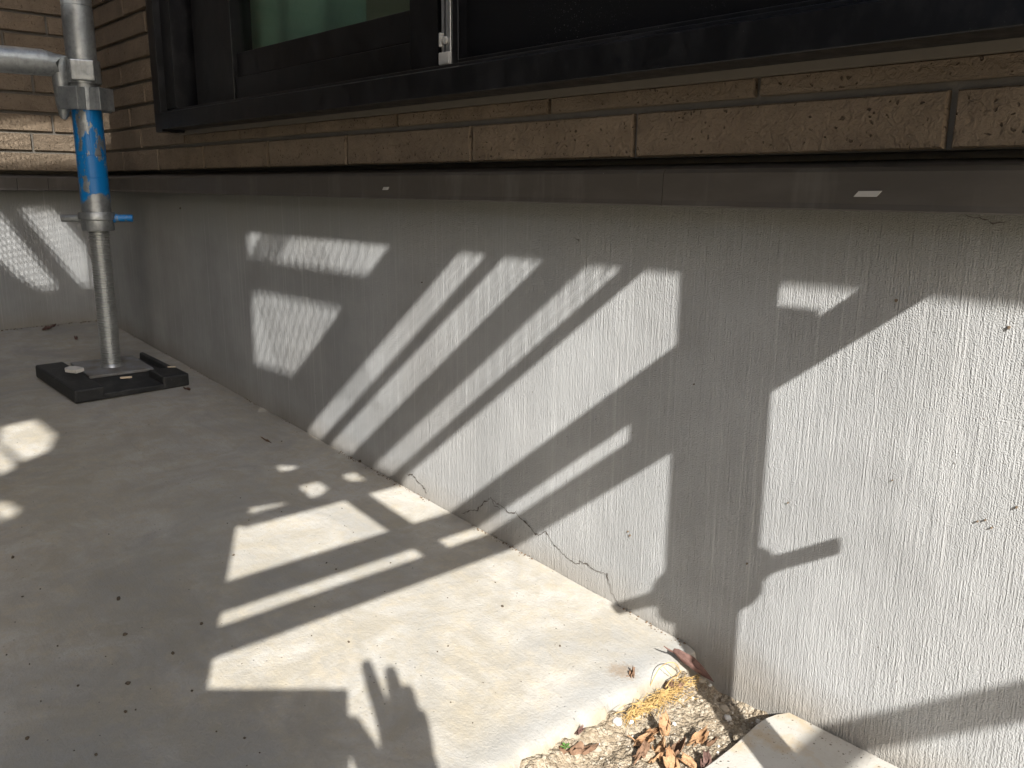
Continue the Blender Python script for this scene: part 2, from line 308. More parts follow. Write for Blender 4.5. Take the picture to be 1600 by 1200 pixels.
# ------------------------------------------------------------------ mesh helpers
class MB:
    def __init__(s): s.v = []; s.f = []
    def add(s, vs, fs):
        o = len(s.v); s.v += [Vector(p) for p in vs]; s.f += [[i + o for i in f] for f in fs]; return s
    def box(s, lo, hi, mat=None):
        x0, y0, z0 = lo; x1, y1, z1 = hi
        P = [(x0, y0, z0), (x1, y0, z0), (x1, y1, z0), (x0, y1, z0), (x0, y0, z1), (x1, y0, z1), (x1, y1, z1), (x0, y1, z1)]
        if mat: P = [mat @ Vector(p) for p in P]
        return s.add(P, [(0, 3, 2, 1), (4, 5, 6, 7), (0, 1, 5, 4), (1, 2, 6, 5), (2, 3, 7, 6), (3, 0, 4, 7)])
    def tube(s, pts, rad, n=12, caps=True):
        pts = [Vector(p) for p in pts]
        if isinstance(rad, (int, float)): rad = [rad] * len(pts)
        rings = []; V = []; prev = None
        for i, p in enumerate(pts):
            d = (pts[min(i + 1, len(pts) - 1)] - pts[max(i - 1, 0)]).normalized()
            if prev is None:
                a = Vector((0, 0, 1)) if abs(d.z) < 0.9 else Vector((1, 0, 0))
                u = d.cross(a).normalized()
            else: u = (prev - d * prev.dot(d)).normalized()
            prev = u; w_ = d.cross(u)
            rings.append([len(V) + j for j in range(n)])
            for j in range(n):
                t = 2 * math.pi * j / n; V.append(p + (u * math.cos(t) + w_ * math.sin(t)) * rad[i])
        F = []
        for a, b in zip(rings, rings[1:]):
            for j in range(n): F.append((a[j], a[(j + 1) % n], b[(j + 1) % n], b[j]))
        if caps: F.append(tuple(reversed(rings[0]))); F.append(tuple(rings[-1]))
        return s.add(V, F)
    def lathe(s, prof, n=24, c=(0, 0, 0), caps=True):
        V = []; F = []
        for r, z in prof:
            for j in range(n):
                t = 2 * math.pi * j / n; V.append((c[0] + r * math.cos(t), c[1] + r * math.sin(t), c[2] + z))
        for i in range(len(prof) - 1):
            for j in range(n):
                F.append((i * n + j, i * n + (j + 1) % n, (i + 1) * n + (j + 1) % n, (i + 1) * n + j))
        if caps: F.append(tuple(range(n - 1, -1, -1))); F.append(tuple((len(prof) - 1) * n + j for j in range(n)))
        return s.add(V, F)
    def build(s, name, mat, parent=None, smooth=False, bevel=0, origin=None):
        me = bpy.data.meshes.new(name)
        vs_ = s.v if origin is None else [p - Vector(origin) for p in s.v]
        me.from_pydata([tuple(p) for p in vs_], [], s.f); me.update()
        bm = bmesh.new(); bm.from_mesh(me); bmesh.ops.recalc_face_normals(bm, faces=bm.faces)
        if bevel:
            es = [e for e in bm.edges if len(e.link_faces) == 2 and e.calc_face_angle(0) > 0.6]
            bmesh.ops.bevel(bm, geom=es, offset=bevel, segments=2, affect='EDGES', profile=0.5, clamp_overlap=True)
        bm.to_mesh(me); bm.free()
        if smooth:
            for p in me.polygons: p.use_smooth = True
            me.set_sharp_from_angle(angle=R_(40))
        return mesh_obj(name, me, mat, parent, origin)
def mesh_obj(name, me, mat, parent=None, origin=None):
    o = bpy.data.objects.new(name, me); col.objects.link(o)
    if mat: me.materials.append(mat)
    if origin is not None: o.location = origin
    if parent:
        o.parent = parent
        if origin is not None: o.location = Vector(origin) - world_loc(parent)
        else: o.location = -world_loc(parent)
    return o
def world_loc(o):
    l = Vector(o.location)
    while o.parent: o = o.parent; l += o.location
    return l
def tag(o, label=None, cat=None, group=None, kind=None):
    if label: o['label'] = label
    if cat: o['category'] = cat
    if group: o['group'] = group
    if kind: o['kind'] = kind
    return o
def empty(name, loc, label, cat, group=None):
    o = bpy.data.objects.new(name, None); col.objects.link(o); o.location = loc; o.empty_display_size = 0.1
    return tag(o, label, cat, group)
def n3(x, y, z=0.0): return noise.noise(Vector((x, y, z)))

def cu_poly(name, loops, fn, thick_dir, mat, parent=None):
    """flat sheet with holes: loops in 2D (first = outline), fn maps 2D to 3D, thickness along thick_dir"""
    cu = bpy.data.curves.new(name, 'CURVE'); cu.dimensions = '2D'; cu.fill_mode = 'BOTH'
    for L in loops:
        s = cu.splines.new('POLY'); s.points.add(len(L) - 1); s.use_cyclic_u = True
        for p, q in zip(s.points, L): p.co = (q[0], q[1], 0, 1)
    o = bpy.data.objects.new(name, cu); col.objects.link(o)
    dg = bpy.context.evaluated_depsgraph_get(); me = bpy.data.meshes.new_from_object(o.evaluated_get(dg))
    bpy.data.objects.remove(o); bpy.data.curves.remove(cu)
    me.name = name
    V = [Vector(fn(v.co.x, v.co.y)) for v in me.vertices]
    F = [list(p.vertices) for p in me.polygons]; bpy.data.meshes.remove(me)
    t = Vector(thick_dir); n = len(V)
    ec = {}
    for f in F:
        for a, b in zip(f, f[1:] + f[:1]): ec[(a, b)] = 1
    F2 = F + [[i + n for i in reversed(f)] for f in F]
    for (a, b) in ec:
        if (b, a) not in ec: F2.append([b, a, a + n, b + n])
    mb = MB(); mb.v = V + [p + t for p in V]; mb.f = F2
    return mb.build(name, mat, parent)

def slab_z(x, y): return -0.0014 - 0.0676 * x + 0.0123 * y

# ================================================================== SETTING
# ground sheet to the horizon (below everything)
mb = MB(); S_ = 600
mb.add([(-S_, -S_, -0.045), (S_, -S_, -0.045), (S_, S_, -0.045), (-S_, S_, -0.045)], [(0, 1, 2, 3)])
g = mb.build('ground', M['ground']); tag(g, kind='structure', label='bare earth ground around the house', cat='ground')

# sloping concrete slab
EDGE = -0.421
def slab_mesh():
    mb = MB()
    xs = [-2.13 + (EDGE - 0.02 + 2.13) * i / 90 for i in range(91)] + [EDGE - 0.012, EDGE - 0.006, EDGE - 0.002, EDGE]
    ys = []
    y = 0.0
    ys = [-0.0012 - 0.62 * i / 120 for i in range(121)] + [-0.62 - 1.2 * (i + 1) / 20 for i in range(20)]
    V = []; nx = len(xs)
    for j, y in enumerate(ys):
        je = 0.005 * n3(y * 40, 3.1) + 0.005 * n3(y * 13, 9.7) + 0.0028 * n3(y * 130, 1.7)
        for i, x in enumerate(xs):
            zz = slab_z(x, y) + 0.0012 * n3(x * 7, y * 7) + 0.0003 * n3(x * 60, y * 60)
            dx = EDGE - x
            if dx < 0.02: x += je * (1 - dx / 0.02); 
            if dx < 0.0125: zz -= 0.0030 * (1 - dx / 0.0125) ** 3 + 0.004 * max(0, n3(y * 60, 5)) * (1 - dx / 0.0125)
            elif dx < 0.02: zz -= 0.0006
            yy = y
            if j == 0: yy = y + 0.0012 * n3(x * 35, 0) + 0.0008 * n3(x * 140, 2)
            V.append((x, yy, zz))
    F = []
    for j in range(len(ys) - 1):
        for i in range(nx - 1): F.append((j * nx + i, (j + 1) * nx + i, (j + 1) * nx + i + 1, j * nx + i + 1))
    base = len(V); rows = [(0.004, 0.010), (0.006, 0.022), (0.009, 0.05)]
    for r, (ox, dz) in enumerate(rows):
        for j, y in enumerate(ys):
            p = V[j * nx + nx - 1]; V.append((p[0] + ox + 0.005 * n3(y * 90, r * 3.3) + 0.003 * n3(y * 22, r), p[1], p[2] - dz + 0.005 * n3(y * 60, r + 7)))
    prev = [j * nx + nx - 1 for j in range(len(ys))]
    for r in range(3):
        cur = [base + r * len(ys) + j for j in range(len(ys))]
        for j in range(len(ys) - 1): F.append((prev[j], prev[j + 1], cur[j + 1], cur[j]))
        prev = cur
    # end skirt at the wall side, a few millimetres down
    b2 = len(V)
    for i in range(nx): p = V[i]; V.append((p[0], p[1], p[2] - 0.03))
    for i in range(nx - 1): F.append((i, i + 1, b2 + i + 1, b2 + i))
    return mb.add(V, F)
sl_ = slab_mesh().build('concrete_slab', M['slab'], smooth=True); tag(sl_, kind='structure')

# soil in the gap between slab and paver
def soil_h(x, y):
    hz = 0.004 + 0.004 * n3(x * 25, y * 25) + 0.0028 * n3(x * 70, y * 70, 2) + 0.0016 * n3(x * 190, y * 190, 4) + 0.0008 * n3(x * 420, y * 420, 5)
    ed = -0.014 - (x + 0.42) * 0.30                      # crust edge, trench next to the wall
    t = (y - ed) / 0.006
    hz -= 0.013 / (1 + math.exp(-max(-30, min(30, t * 2.2))))
    if y > -0.008: hz += 0.005 * (y + 0.008) / 0.008
    if x < -0.392: hz += 0.014 * min(1, (-0.392 - x) / 0.020) ** 1.5 * (0.75 + 0.5 * n3(x * 30, y * 45, 8))
    return hz
mb = MB(); V = []; F = []; NX = 96; NY = 300
for j in range(NY):
    y = 0.006 - 0.45 * j / (NY - 1)
    for i in range(NX):
        x = -0.426 + 0.135 * i / (NX - 1); V.append((x, y, soil_h(x, y)))
for j in range(NY - 1):
    for i in range(NX - 1): F.append((j * NX + i, j * NX + i + 1, (j + 1) * NX + i + 1, (j + 1) * NX + i))
so_ = mb.add(V, F).build('soil', M['soil'], smooth=True); tag(so_, kind='structure')

# thin paving slab beside the wall
def paver():
    mb = MB()
    out = []
    for i in range(30):
        t = i / 29; y = -0.003 - 0.33 * t
        cx = -0.327 + 0.0015 * n3(y * 30, 0.4)
        if t < 0.10: cx += 0.010 * (1 - t / 0.10) ** 2 - 0.004
        elif t < 0.25: cx -= 0.004 * (1 - (t - 0.1) / 0.15)
        out.append((cx, y))
    poly = out + [(-0.005, -0.333), (-0.005, -0.003)]
    n = len(poly)
    def zt(x, y): return 0.0125 - 0.03 * (x + 0.31) * 0.2
    lv = [(1.0, 0), (1.0, -0.0015), (1, -0.03)]
    V = []
    cxm = Vector((-0.17, -0.16))
    ins = 0.0022
    top = []
    for (x, y) in poly:
        d = (cxm - Vector((x, y))).normalized() * ins
        top.append((x + d.x, y + d.y, zt(x, y)))
    V += top; V += [(x, y, zt(x, y) - 0.002) for x, y in poly]; V += [(x, y, -0.03) for x, y in poly]
    F = [tuple(range(n))]
    for L in range(2):
        for i in range(n): F.append((L * n + i, L * n + (i + 1) % n, (L + 1) * n + (i + 1) % n, (L + 1) * n + i))
    return mb.add(V, F)
pv_ = paver().build('paving_slab', M['paver']); tag(pv_, kind='structure')
pv2 = pv_.copy(); col.objects.link(pv2); pv2.location = (0.334, 0, 0.001); tag(pv2, kind='structure')
pv3 = pv_.copy(); col.objects.link(pv3); pv3.location = (0.650, 0, -0.001); tag(pv3, kind='structure')

# unseen fence of boards added behind the photographer to block low sky glow
fence = empty('sky_block_fence', (0, -3.4, -0.045), 'dark timber fence added unseen behind the photographer to block sky glow', 'fence')
BLOCK_FENCE_BOARD = bpy.data.meshes.new('block_board')
BLOCK_FENCE_BOARD.from_pydata([(0, 0, 0), (.146, 0, 0), (.146, .018, 0), (0, .018, 0), (0, 0, 1.62), (.146, 0, 1.62), (.146, .018, 1.62), (0, .018, 1.62), (.073, .021, 0), (.073, .021, 1.62)], [], [(0, 4, 5, 1), (1, 5, 6, 2), (2, 6, 9, 8), (8, 9, 7, 3), (3, 7, 4, 0), (4, 7, 9, 6, 5)])
BLOCK_FENCE_BOARD.materials.append(M['timber'])
for i in range(46):
    x = -4.4 + i * 0.152
    fo_ = bpy.data.objects.new('block_board', BLOCK_FENCE_BOARD); col.objects.link(fo_); fo_.parent = fence; fo_.location = (x, 0.004 * ((i * 7) % 3), 0.01 * ((i * 5) % 2))
for i in range(4):
    mb = MB(); mb.box((-4.4 + i * 2.3, -3.49, -0.045), (-4.3 + i * 2.3, -3.42, 1.5)); mb.build('block_fence_post', M['timber'], fence, bevel=0.004)

# ================================================================== HOUSE
CX = -2.115
house = empty('house', (CX, 0.1, 0), 'tan brick-clad house with grey rendered foundation and black window', 'house')
# foundation walls
def wall_grid(p0, ux, uz, nu, nv, L, H, amp):
    V = []; F = []
    nrm = Vector(ux).cross(Vector(uz))
    for j in range(nv + 1):
        for i in range(nu + 1):
            p = Vector(p0) + Vector(ux) * (L * i / nu) + Vector(uz) * (H * j / nv)
            p += nrm * amp * (n3(p.x * 2.5 + p.y * 2.1, p.z * 3.1) + 0.35 * n3(p.x * 9 + p.y * 8, p.z * 6, 3))
            V.append(p)
    for j in range(nv):
        for i in range(nu): a = j * (nu + 1) + i; F.append((a, a + 1, a + nu + 2, a + nu + 1))
    return V, F
mb = MB(); V, F = wall_grid((CX, 0, -0.2), (1, 0, 0), (0, 0, 1), 120, 30, 4.6, 0.66, 0.0009); mb.add(V, F)
mb.box((CX, 0.004, -0.2), (CX + 4.6, 0.15, 0.46))
fo1 = mb.build('foundation', M['found'], house, smooth=True)
mb = MB(); V, F = wall_grid((CX, -1.6, -0.2), (0, 1, 0), (0, 0, 1), 50, 30, 1.6, 0.66, 0.0009); mb.add(V, F)
mb.box((CX - 0.15, -1.6, -0.2), (CX - 0.004, 0.15, 0.46))
fo2 = mb.build('foundation', M['found'], house, smooth=True)

# flashing strip: proud of the foundation with a dark recess above it
FZ0, FZ1, FY = 0.4380, 0.4668, -0.035
def flashing(a, b, axis):
    mb = MB()
    prof = [(0.012, FZ0 + 0.0005), (FY + 0.001, FZ0 - 0.001), (FY - 0.0012, FZ0), (FY, FZ0 + 0.004), (FY + 0.0005, FZ1 - 0.003), (FY + 0.003, FZ1), (0.03, FZ1 + 0.008), (0.03, FZ0 + 0.003), (0.012, FZ0 + 0.003)]
    n = len(prof); V = []
    for s in (a, b):
        for y, z in prof: V.append((s, y, z) if axis == 'x' else (CX - y, s, z))
    F = [(i, (i + 1) % n, n + (i + 1) % n, n + i) for i in range(n)] + [tuple(range(n)), tuple(range(2 * n - 1, n - 1, -1))]
    return mb.add(V, F).build('flashing', M['flash'], house)
flashing(CX + 0.036, -0.4597, 'x'); flashing(-0.4589, 2.48, 'x')
flashing(-0.036, -0.098, 'y'); flashing(-0.0988, -0.158, 'y'); flashing(-0.1588, -1.6, 'y')
mb = MB(); mb.box((CX - 0.03, -0.0355, FZ0 - 0.001), (CX + 0.0362, 0.0, FZ1 + 0.002)); mb.build('corner_cap', M['flash'], house, bevel=0.001)

# backing wall (grout colour) with window opening, recess above flashing
WX0, WX1, WZ0, WZ1 = -1.505, 1.25, 0.552, 2.0
BY = -0.012       # brick face
mb = MB()
for (x0, x1, z0, z1) in ((CX - 0.1, WX0, 0.478, 2.6), (WX0, 2.48, 0.478, WZ0), (WX0, 2.48, WZ1, 2.6), (WX1, 2.48, WZ0, WZ1)):
    mb.box((x0, -0.006, z0), (x1, 0.14, z1))
mb.box((CX - 0.1, 0.02, 0.455), (2.48, 0.14, 0.478))
mb.build('wall_backing', M['grout'], house)
mb = MB(); mb.box((CX - 0.14, -1.6, 0.478), (CX + 0.006, -0.006, 2.6)); mb.box((CX - 0.14, -1.6, 0.455), (CX - 0.02, -0.006, 0.478))
mb.build('wall_backing', M['grout'], house)

# bricks, each its own piece
PITCH = 0.0403; ROW0 = 0.4788; JOINT = 0.0058
upper = MB(); nb = 0
def brick_geo(L, H, seed):
    """front at -y, origin lower left of the face, thin tile 6 mm proud"""
    mb = MB(); nx, nz = 4, 2; V = []; F = []
    b = 0.0012
    for j in range(nz + 1):
        for i in range(nx + 1):
            x = b + (L - 2 * b) * i / nx; z = b + (H - 2 * b) * j / nz
            V.append((x, -0.0062 + 0.0014 * n3(x * 30 + seed, z * 40, seed), z))
    idx = lambda i, j: j * (nx + 1) + i
    for j in range(nz):
        for i in range(nx): F.append((idx(i, j), idx(i + 1, j), idx(i + 1, j + 1), idx(i, j + 1)))
    per = [idx(i, 0) for i in range(nx + 1)] + [idx(nx, j) for j in range(1, nz + 1)] + [idx(i, nz) for i in range(nx - 1, -1, -1)] + [idx(0, j) for j in range(nz - 1, 0, -1)]
    o = len(V)
    for q in per:
        x, y, z = V[q]
        x2 = 0.0 if x <= b + 1e-6 else (L if x >= L - b - 1e-6 else x); z2 = 0.0 if z <= b + 1e-6 else (H if z >= H - b - 1e-6 else z)
        V.append((x2 + 0.0004 * n3(x * 200 + seed, z * 200), -0.0040, z2 + 0.0004 * n3(x * 190, z * 210 + seed)))
    o2 = len(V)
    for i in range(len(per)): x, y, z = V[o + i]; V.append((x, 0.002, z))
    n = len(per)
    for i in range(n):
        F.append((per[i], o + i, o + (i + 1) % n, per[(i + 1) % n])); F.append((o + i, o2 + i, o2 + (i + 1) % n, o + (i + 1) % n))
    return V, F
brick_cache = {}
def put_brick(s0, s1, z0, z1, axis, part):
    global nb
    L = s1 - s0; H = z1 - z0
    if L < 0.012: return
    nb += 1; sd = (nb * 7.31) % 50
    key = (round(L, 3), round(H, 4), axis)
    if part:
        lst = brick_cache.setdefault(key, [])
        if len(lst) < 3:
            V, F = brick_geo(L, H, sd)
            if axis == 'y': V = [(-y, x, z) for x, y, z in V]
            me = bpy.data.meshes.new('brick'); me.from_pydata(V, [], F)
            bm = bmesh.new(); bm.from_mesh(me); bmesh.ops.recalc_face_normals(bm, faces=bm.faces); bm.to_mesh(me); bm.free()
            me.materials.append(M['brick']); lst.append(me)
        me = lst[nb % len(lst)]
        o = bpy.data.objects.new('brick', me); col.objects.link(o); o.parent = house
        wl = Vector((s0, -0.006, z0)) if axis == 'x' else Vector((CX + 0.006, s0, z0))
        o.location = wl - house.location
    else:
        V, F = brick_geo(L, H, sd)
        if axis == 'x': upper.add([(x + s0, y - 0.006, z + z0) for x, y, z in V], F)
        else: upper.add([(CX + 0.006 - y, x + s0, z + z0) for x, y, z in V], F)
rb = random.Random(5)
known = {0: [-1.85, -1.66, -1.452, -1.216, -0.996, -0.741, -0.512, -0.242, 0.0, 0.24, 0.47], 1: [-1.742, -1.53, -1.31, -1.103, -0.881, -0.621, -0.39, -0.15, 0.09, 0.33],
         2: [-1.791, -1.57], 3: [-1.90, -1.70], 4: [-1.821, -1.60], 5: [-1.877, -1.65], 6: [-1.67], 7: [-1.777, -1.55], 8: [-1.899, -1.68], 9: [-1.95, -1.72]}
for r in range(52):
    z0 = ROW0 + r * PITCH + (0 if r == 0 else JOINT / 2); z1 = ROW0 + (r + 1) * PITCH - JOINT / 2
    if z1 > 2.6: break
    js = list(known.get(r, []))
    x = js[-1] if js else CX + 0.008 + rb.uniform(0.06, 0.24)
    if not js: js = [x]
    while x < 2.4: x += rb.choice((0.215, 0.235, 0.255)); js.append(x)
    js = [CX + 0.0095] + js
    jw = 0.0054
    for a, b in zip(js, js[1:]):
        a2, b2 = a + jw / 2, b - jw / 2
        if z1 > WZ0 - 0.012 and z0 < WZ1:
            zc = z1
            if z0 < WZ0 - 0.02:                                   # row cut by the window bottom
                if b2 < WX0 - 0.02: pass
                else: zc = min(z1, 0.5365) if a2 > WX0 - 0.03 else z1
                put_brick(a2, min(b2, 2.4), z0, zc if a2 > WX0 - 0.25 and b2 > WX0 else z1, 'x', True); continue
            for (lo, hi) in ((-9, WX0 - 0.022), (WX1 + 0.02, 9)):
                p, q = max(a2, lo), min(b2, hi)
                if q - p > 0.012: put_brick(p, q, z0, z1, 'x', z0 < 1.0 and q < 0)
        else: put_brick(a2, b2, z0, z1, 'x', z0 < 0.7 and b2 < 0.9)
    js = {7: [-0.0619, -0.29], 6: [-0.148, -0.40], 2: [-0.0695, -0.30], 1: [-0.1137, -0.34], 0: [-0.27], 3: [-0.18, -0.41], 4: [-0.10, -0.33], 5: [-0.21, -0.45]}.get(r, [-rb.uniform(0.05, 0.24)])[:]
    y = js[-1]
    while y > -1.5: y -= rb.choice((0.215, 0.235, 0.255)); js.append(y)
    js = [-0.0125] + js
    for a, b in zip(js, js[1:]): put_brick(max(b, -1.58) + jw / 2, a - jw / 2, z0, z1, 'y', z0 < 1.0 and a > -0.7)
ub = upper.build('upper_bricks', M['brick'], house); ub['kind'] = 'stuff'

# crack near the foot of the wall
def P_W(px, py):                                   # pixel of the photograph -> point on the foundation face
    d = RIGHT * (px - 800) + DOWN * (py - 600) + FWD * 1327.2
    return CAM + d * (0.62 / d.y)
def P_Z(px, py, z):
    d = RIGHT * (px - 800) + DOWN * (py - 600) + FWD * 1327.2
    return CAM + d * ((z - CAM.z) / d.z)
def P_S(px, py):
    d = RIGHT * (px - 800) + DOWN * (py - 600) + FWD * 1327.2
    t = (slab_z(0, CAM.y) - CAM.z) / (d.z + 0.0676 * d.x - 0.0123 * d.y); return CAM + d * t
def crack(pts, wid, seed, parent):
    rr = random.Random(seed); W = [P_W(*p) for p in pts]; P = []
    for a, b in zip(W, W[1:]):
        n = max(2, int((b - a).length / 0.0022))
        for i in range(n):
            q = a.lerp(b, i / n); P.append(Vector((q.x + rr.gauss(0, 0.0007), 0, q.z + rr.gauss(0, 0.0007))))
    P.append(W[-1]); mb = MB(); V = []; F = []
    for i, p in enumerate(P):
        d = (P[min(i + 1, len(P) - 1)] - P[max(i - 1, 0)]).normalized(); nn = Vector((-d.z, 0, d.x))
        ww = wid * (0.25 + 1.5 * abs(n3(i * 0.23, seed)) + (0.8 if rr.random() < 0.08 else 0)) * (0.35 if i < 2 or i > len(P) - 3 else 1)
        for s in (-1, 1): V.append((p.x + nn.x * ww * s, -0.0013, p.z + nn.z * ww * s))
    for i in range(len(P) - 1): F.append((2 * i, 2 * i + 1, 2 * i + 3, 2 * i + 2))
    n = len(V); V += [(a, b + 0.0012, c) for a, b, c in V]; F += [tuple(i + n for i in reversed(f)) for f in F[:]]
    mb.add(V, F).build('crack', M['crack'], parent)
CR = [(722, 803), (735, 797), (748, 796), (757, 785), (767, 776), (772, 781), (781, 789), (790, 793), (796, 801), (807, 801), (818, 812), (828, 822), (838, 833), (846, 835), (855, 830), (861, 842), (868, 852), (878, 861), (890, 873), (900, 880), (908, 877), (916, 879), (926, 887), (940, 894), (950, 897), (953, 910), (957, 925), (964, 937), (969, 948)]
crack(CR, 0.00085, 3, fo1)
crack([(637, 740), (646, 741), (652, 750), (662, 760), (668, 770)], 0.0009, 5, fo1)
crack([(768, 779), (774, 790), (783, 795)], 0.0008, 8, fo1)
crack([(1500, 337), (1535, 340), (1560, 350), (1585, 343)], 0.0004, 9, fo1)
crack([(897, 370), (905, 374), (907, 382)], 0.0005, 10, fo1)

# window -----------------------------------------------------------
win = MB()
# outer frame: bottom sill with stepped section, left jamb, right jamb, head
def extr_x(mb, prof, x0, x1):
    n = len(prof); V = [(x0, y, z) for y, z in prof] + [(x1, y, z) for y, z in prof]
    F = [(i, (i + 1) % n, n + (i + 1) % n, n + i) for i in range(n)] + [tuple(range(n)), tuple(range(2 * n - 1, n - 1, -1))]
    mb.add(V, F)
extr_x(win, [(-0.058, 0.5432), (-0.0585, 0.5440), (-0.0572, 0.5690), (-0.054, 0.5706), (-0.046, 0.5712), (-0.045, 0.5755), (-0.030, 0.5762), (0.09, 0.5790), (0.09, 0.5432)], -1.530, 1.27)
win.box((-1.5375, -0.057, 0.5392), (-1.508, 0.09, 2.03)); win.box((-1.508, -0.046, 0.5765), (-1.468, 0.09, 2.0)); win.box((1.24, -0.057, 0.5392), (1.28, 0.09, 2.03)); win.box((-1.508, -0.057, 1.99), (1.24, 0.09, 2.03))
window = win.build('window', M['black'], house, bevel=0.0012)
def sub(mb, name, mat, **kw): return mb.build(name, mat, window, **kw)
mb = MB(); mb.box((-1.533, -0.0185, 0.5362), (1.27, -0.0065, 0.5431)); sub(mb, 'caulk_strip', M['caulk'])
# left sliding sash
mb = MB(); mb.box((-1.445, -0.018, 0.5785), (-0.795, 0.012, 0.6115)); mb.box((-1.445, -0.013, 0.6125), (-0.795, 0.008, 0.6475)); sub(mb, 'bottom_rail', M['black'], bevel=0.001)
mb = MB(); mb.box((-1.44, -0.021, 0.5775), (-1.30, 0.014, 1.985)); sub(mb, 'stile', M['black'], bevel=0.001)
mb = MB(); mb.box((-0.838, -0.021, 0.5775), (-0.786, 0.014, 1.985)); sub(mb, 'stile', M['black'], bevel=0.001)
mb = MB(); mb.box((-1.31, -0.004, 0.64), (-0.83, 0.0, 1.985)); sub(mb, 'pane', M['glass'])
# silver track strip and catch
mb = MB(); mb.box((-0.7635, -0.033, 0.579), (-0.7595, -0.02, 1.98)); sub(mb, 'track_strip', M['silver'])
mb = MB(); mb.box((-0.7555, -0.034, 0.579), (-0.7475, -0.018, 1.98)); sub(mb, 'track_strip', M['silver'], bevel=0.001)
mb = MB(); mb.box((-0.763, -0.038, 0.5775), (-0.746, -0.033, 0.590)); mb.tube([(-0.7545, -0.034, 0.602), (-0.7545, -0.037, 0.602)], 0.004, 10); mb.box((-0.764, -0.037, 0.596), (-0.760, -0.033, 0.610)); sub(mb, 'catch', M['white'], bevel=0.0008)
# insect screen on the right
mb = MB(); mb.box((-0.7445, -0.034, 0.577), (-0.735, -0.014, 1.98)); mb.box((-0.735, -0.034, 0.577), (0.35, -0.014, 0.5815)); mb.box((0.35, -0.034, 0.577), (0.375, -0.014, 1.98)); sub(mb, 'screen_frame', M['black'], bevel=0.001)
mb = MB(); mb.box((-0.735, -0.022, 0.5815), (0.35, -0.0205, 1.98)); sub(mb, 'screen', M['screen'])
mb = MB(); mb.box((0.375, -0.004, 0.579), (1.24, 0.0, 1.985)); sub(mb, 'pane', M['glass'])
# dark room behind
mb = MB()
for lo, hi in (((CX + .1, 0.14, 0.3), (1.5, 0.16, 0.579)), ((CX + .1, 2.4, 0.3), (1.5, 2.45, 2.6)), ((CX + .05, 0.14, 0.3), (CX + .1, 2.45, 2.6)), ((1.5, 0.14, 0.3), (1.55, 2.45, 2.6)), ((CX + .1, 0.14, 2.55), (1.5, 2.45, 2.6)), ((CX + .1, 0.14, 0.25), (1.5, 2.45, 0.3))): mb.box(lo, hi)
mb.build('room_shell', M['room'], house)
def curtain(name, x0, x1, y, mat, label, folds, amp):
    V = []; F = []; n = 90; mz = 8
    for j in range(mz + 1):
        z = 0.45 + 1.6 * j / mz
        for i in range(n + 1):
            t = i / n; V.append((x0 + (x1 - x0) * t, y + amp * math.sin(t * folds * 2 * math.pi + 0.4 * math.sin(z * 2)) + 0.3 * amp * n3(t * 20, z), z))
    for j in range(mz):
        for i in range(n): a = j * (n + 1) + i; F.append((a, a + 1, a + n + 2, a + n + 1))
    mb = MB(); mb.add(V, F); o = mb.build(name, mat, smooth=True, origin=(0.5 * (x0 + x1), y, 0.45))
    md = o.modifiers.new('thickness', 'SOLIDIFY'); md.thickness = 0.001
    tag(o, label, 'curtain'); return o
curtain('curtain', -1.75, -1.04, 0.05, M['curtain'], 'pale green curtain behind the window glass', 5, 0.007)
curtain('curtain', -1.10, -0.70, 0.22, M['brick_reflection_brown'], 'dim brown cloth in place of the brick reflection near the black stile', 4, 0.02)  # brown cloth added to give the brick reflection in the pane

# small sun spots on the flashing, painted as pale patches
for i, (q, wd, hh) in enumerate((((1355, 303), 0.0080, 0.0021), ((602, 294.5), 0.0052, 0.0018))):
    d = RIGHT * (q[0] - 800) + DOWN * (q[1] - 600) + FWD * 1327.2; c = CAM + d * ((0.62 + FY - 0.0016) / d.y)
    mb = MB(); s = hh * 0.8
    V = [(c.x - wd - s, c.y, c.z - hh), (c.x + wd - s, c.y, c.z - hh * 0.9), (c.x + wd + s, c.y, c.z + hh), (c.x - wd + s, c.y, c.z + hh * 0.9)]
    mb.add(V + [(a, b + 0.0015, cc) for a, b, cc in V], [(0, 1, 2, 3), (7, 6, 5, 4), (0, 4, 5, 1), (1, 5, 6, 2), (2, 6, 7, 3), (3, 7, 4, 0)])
    mb.build('painted_sun_spot', M['sun_spot'], house)

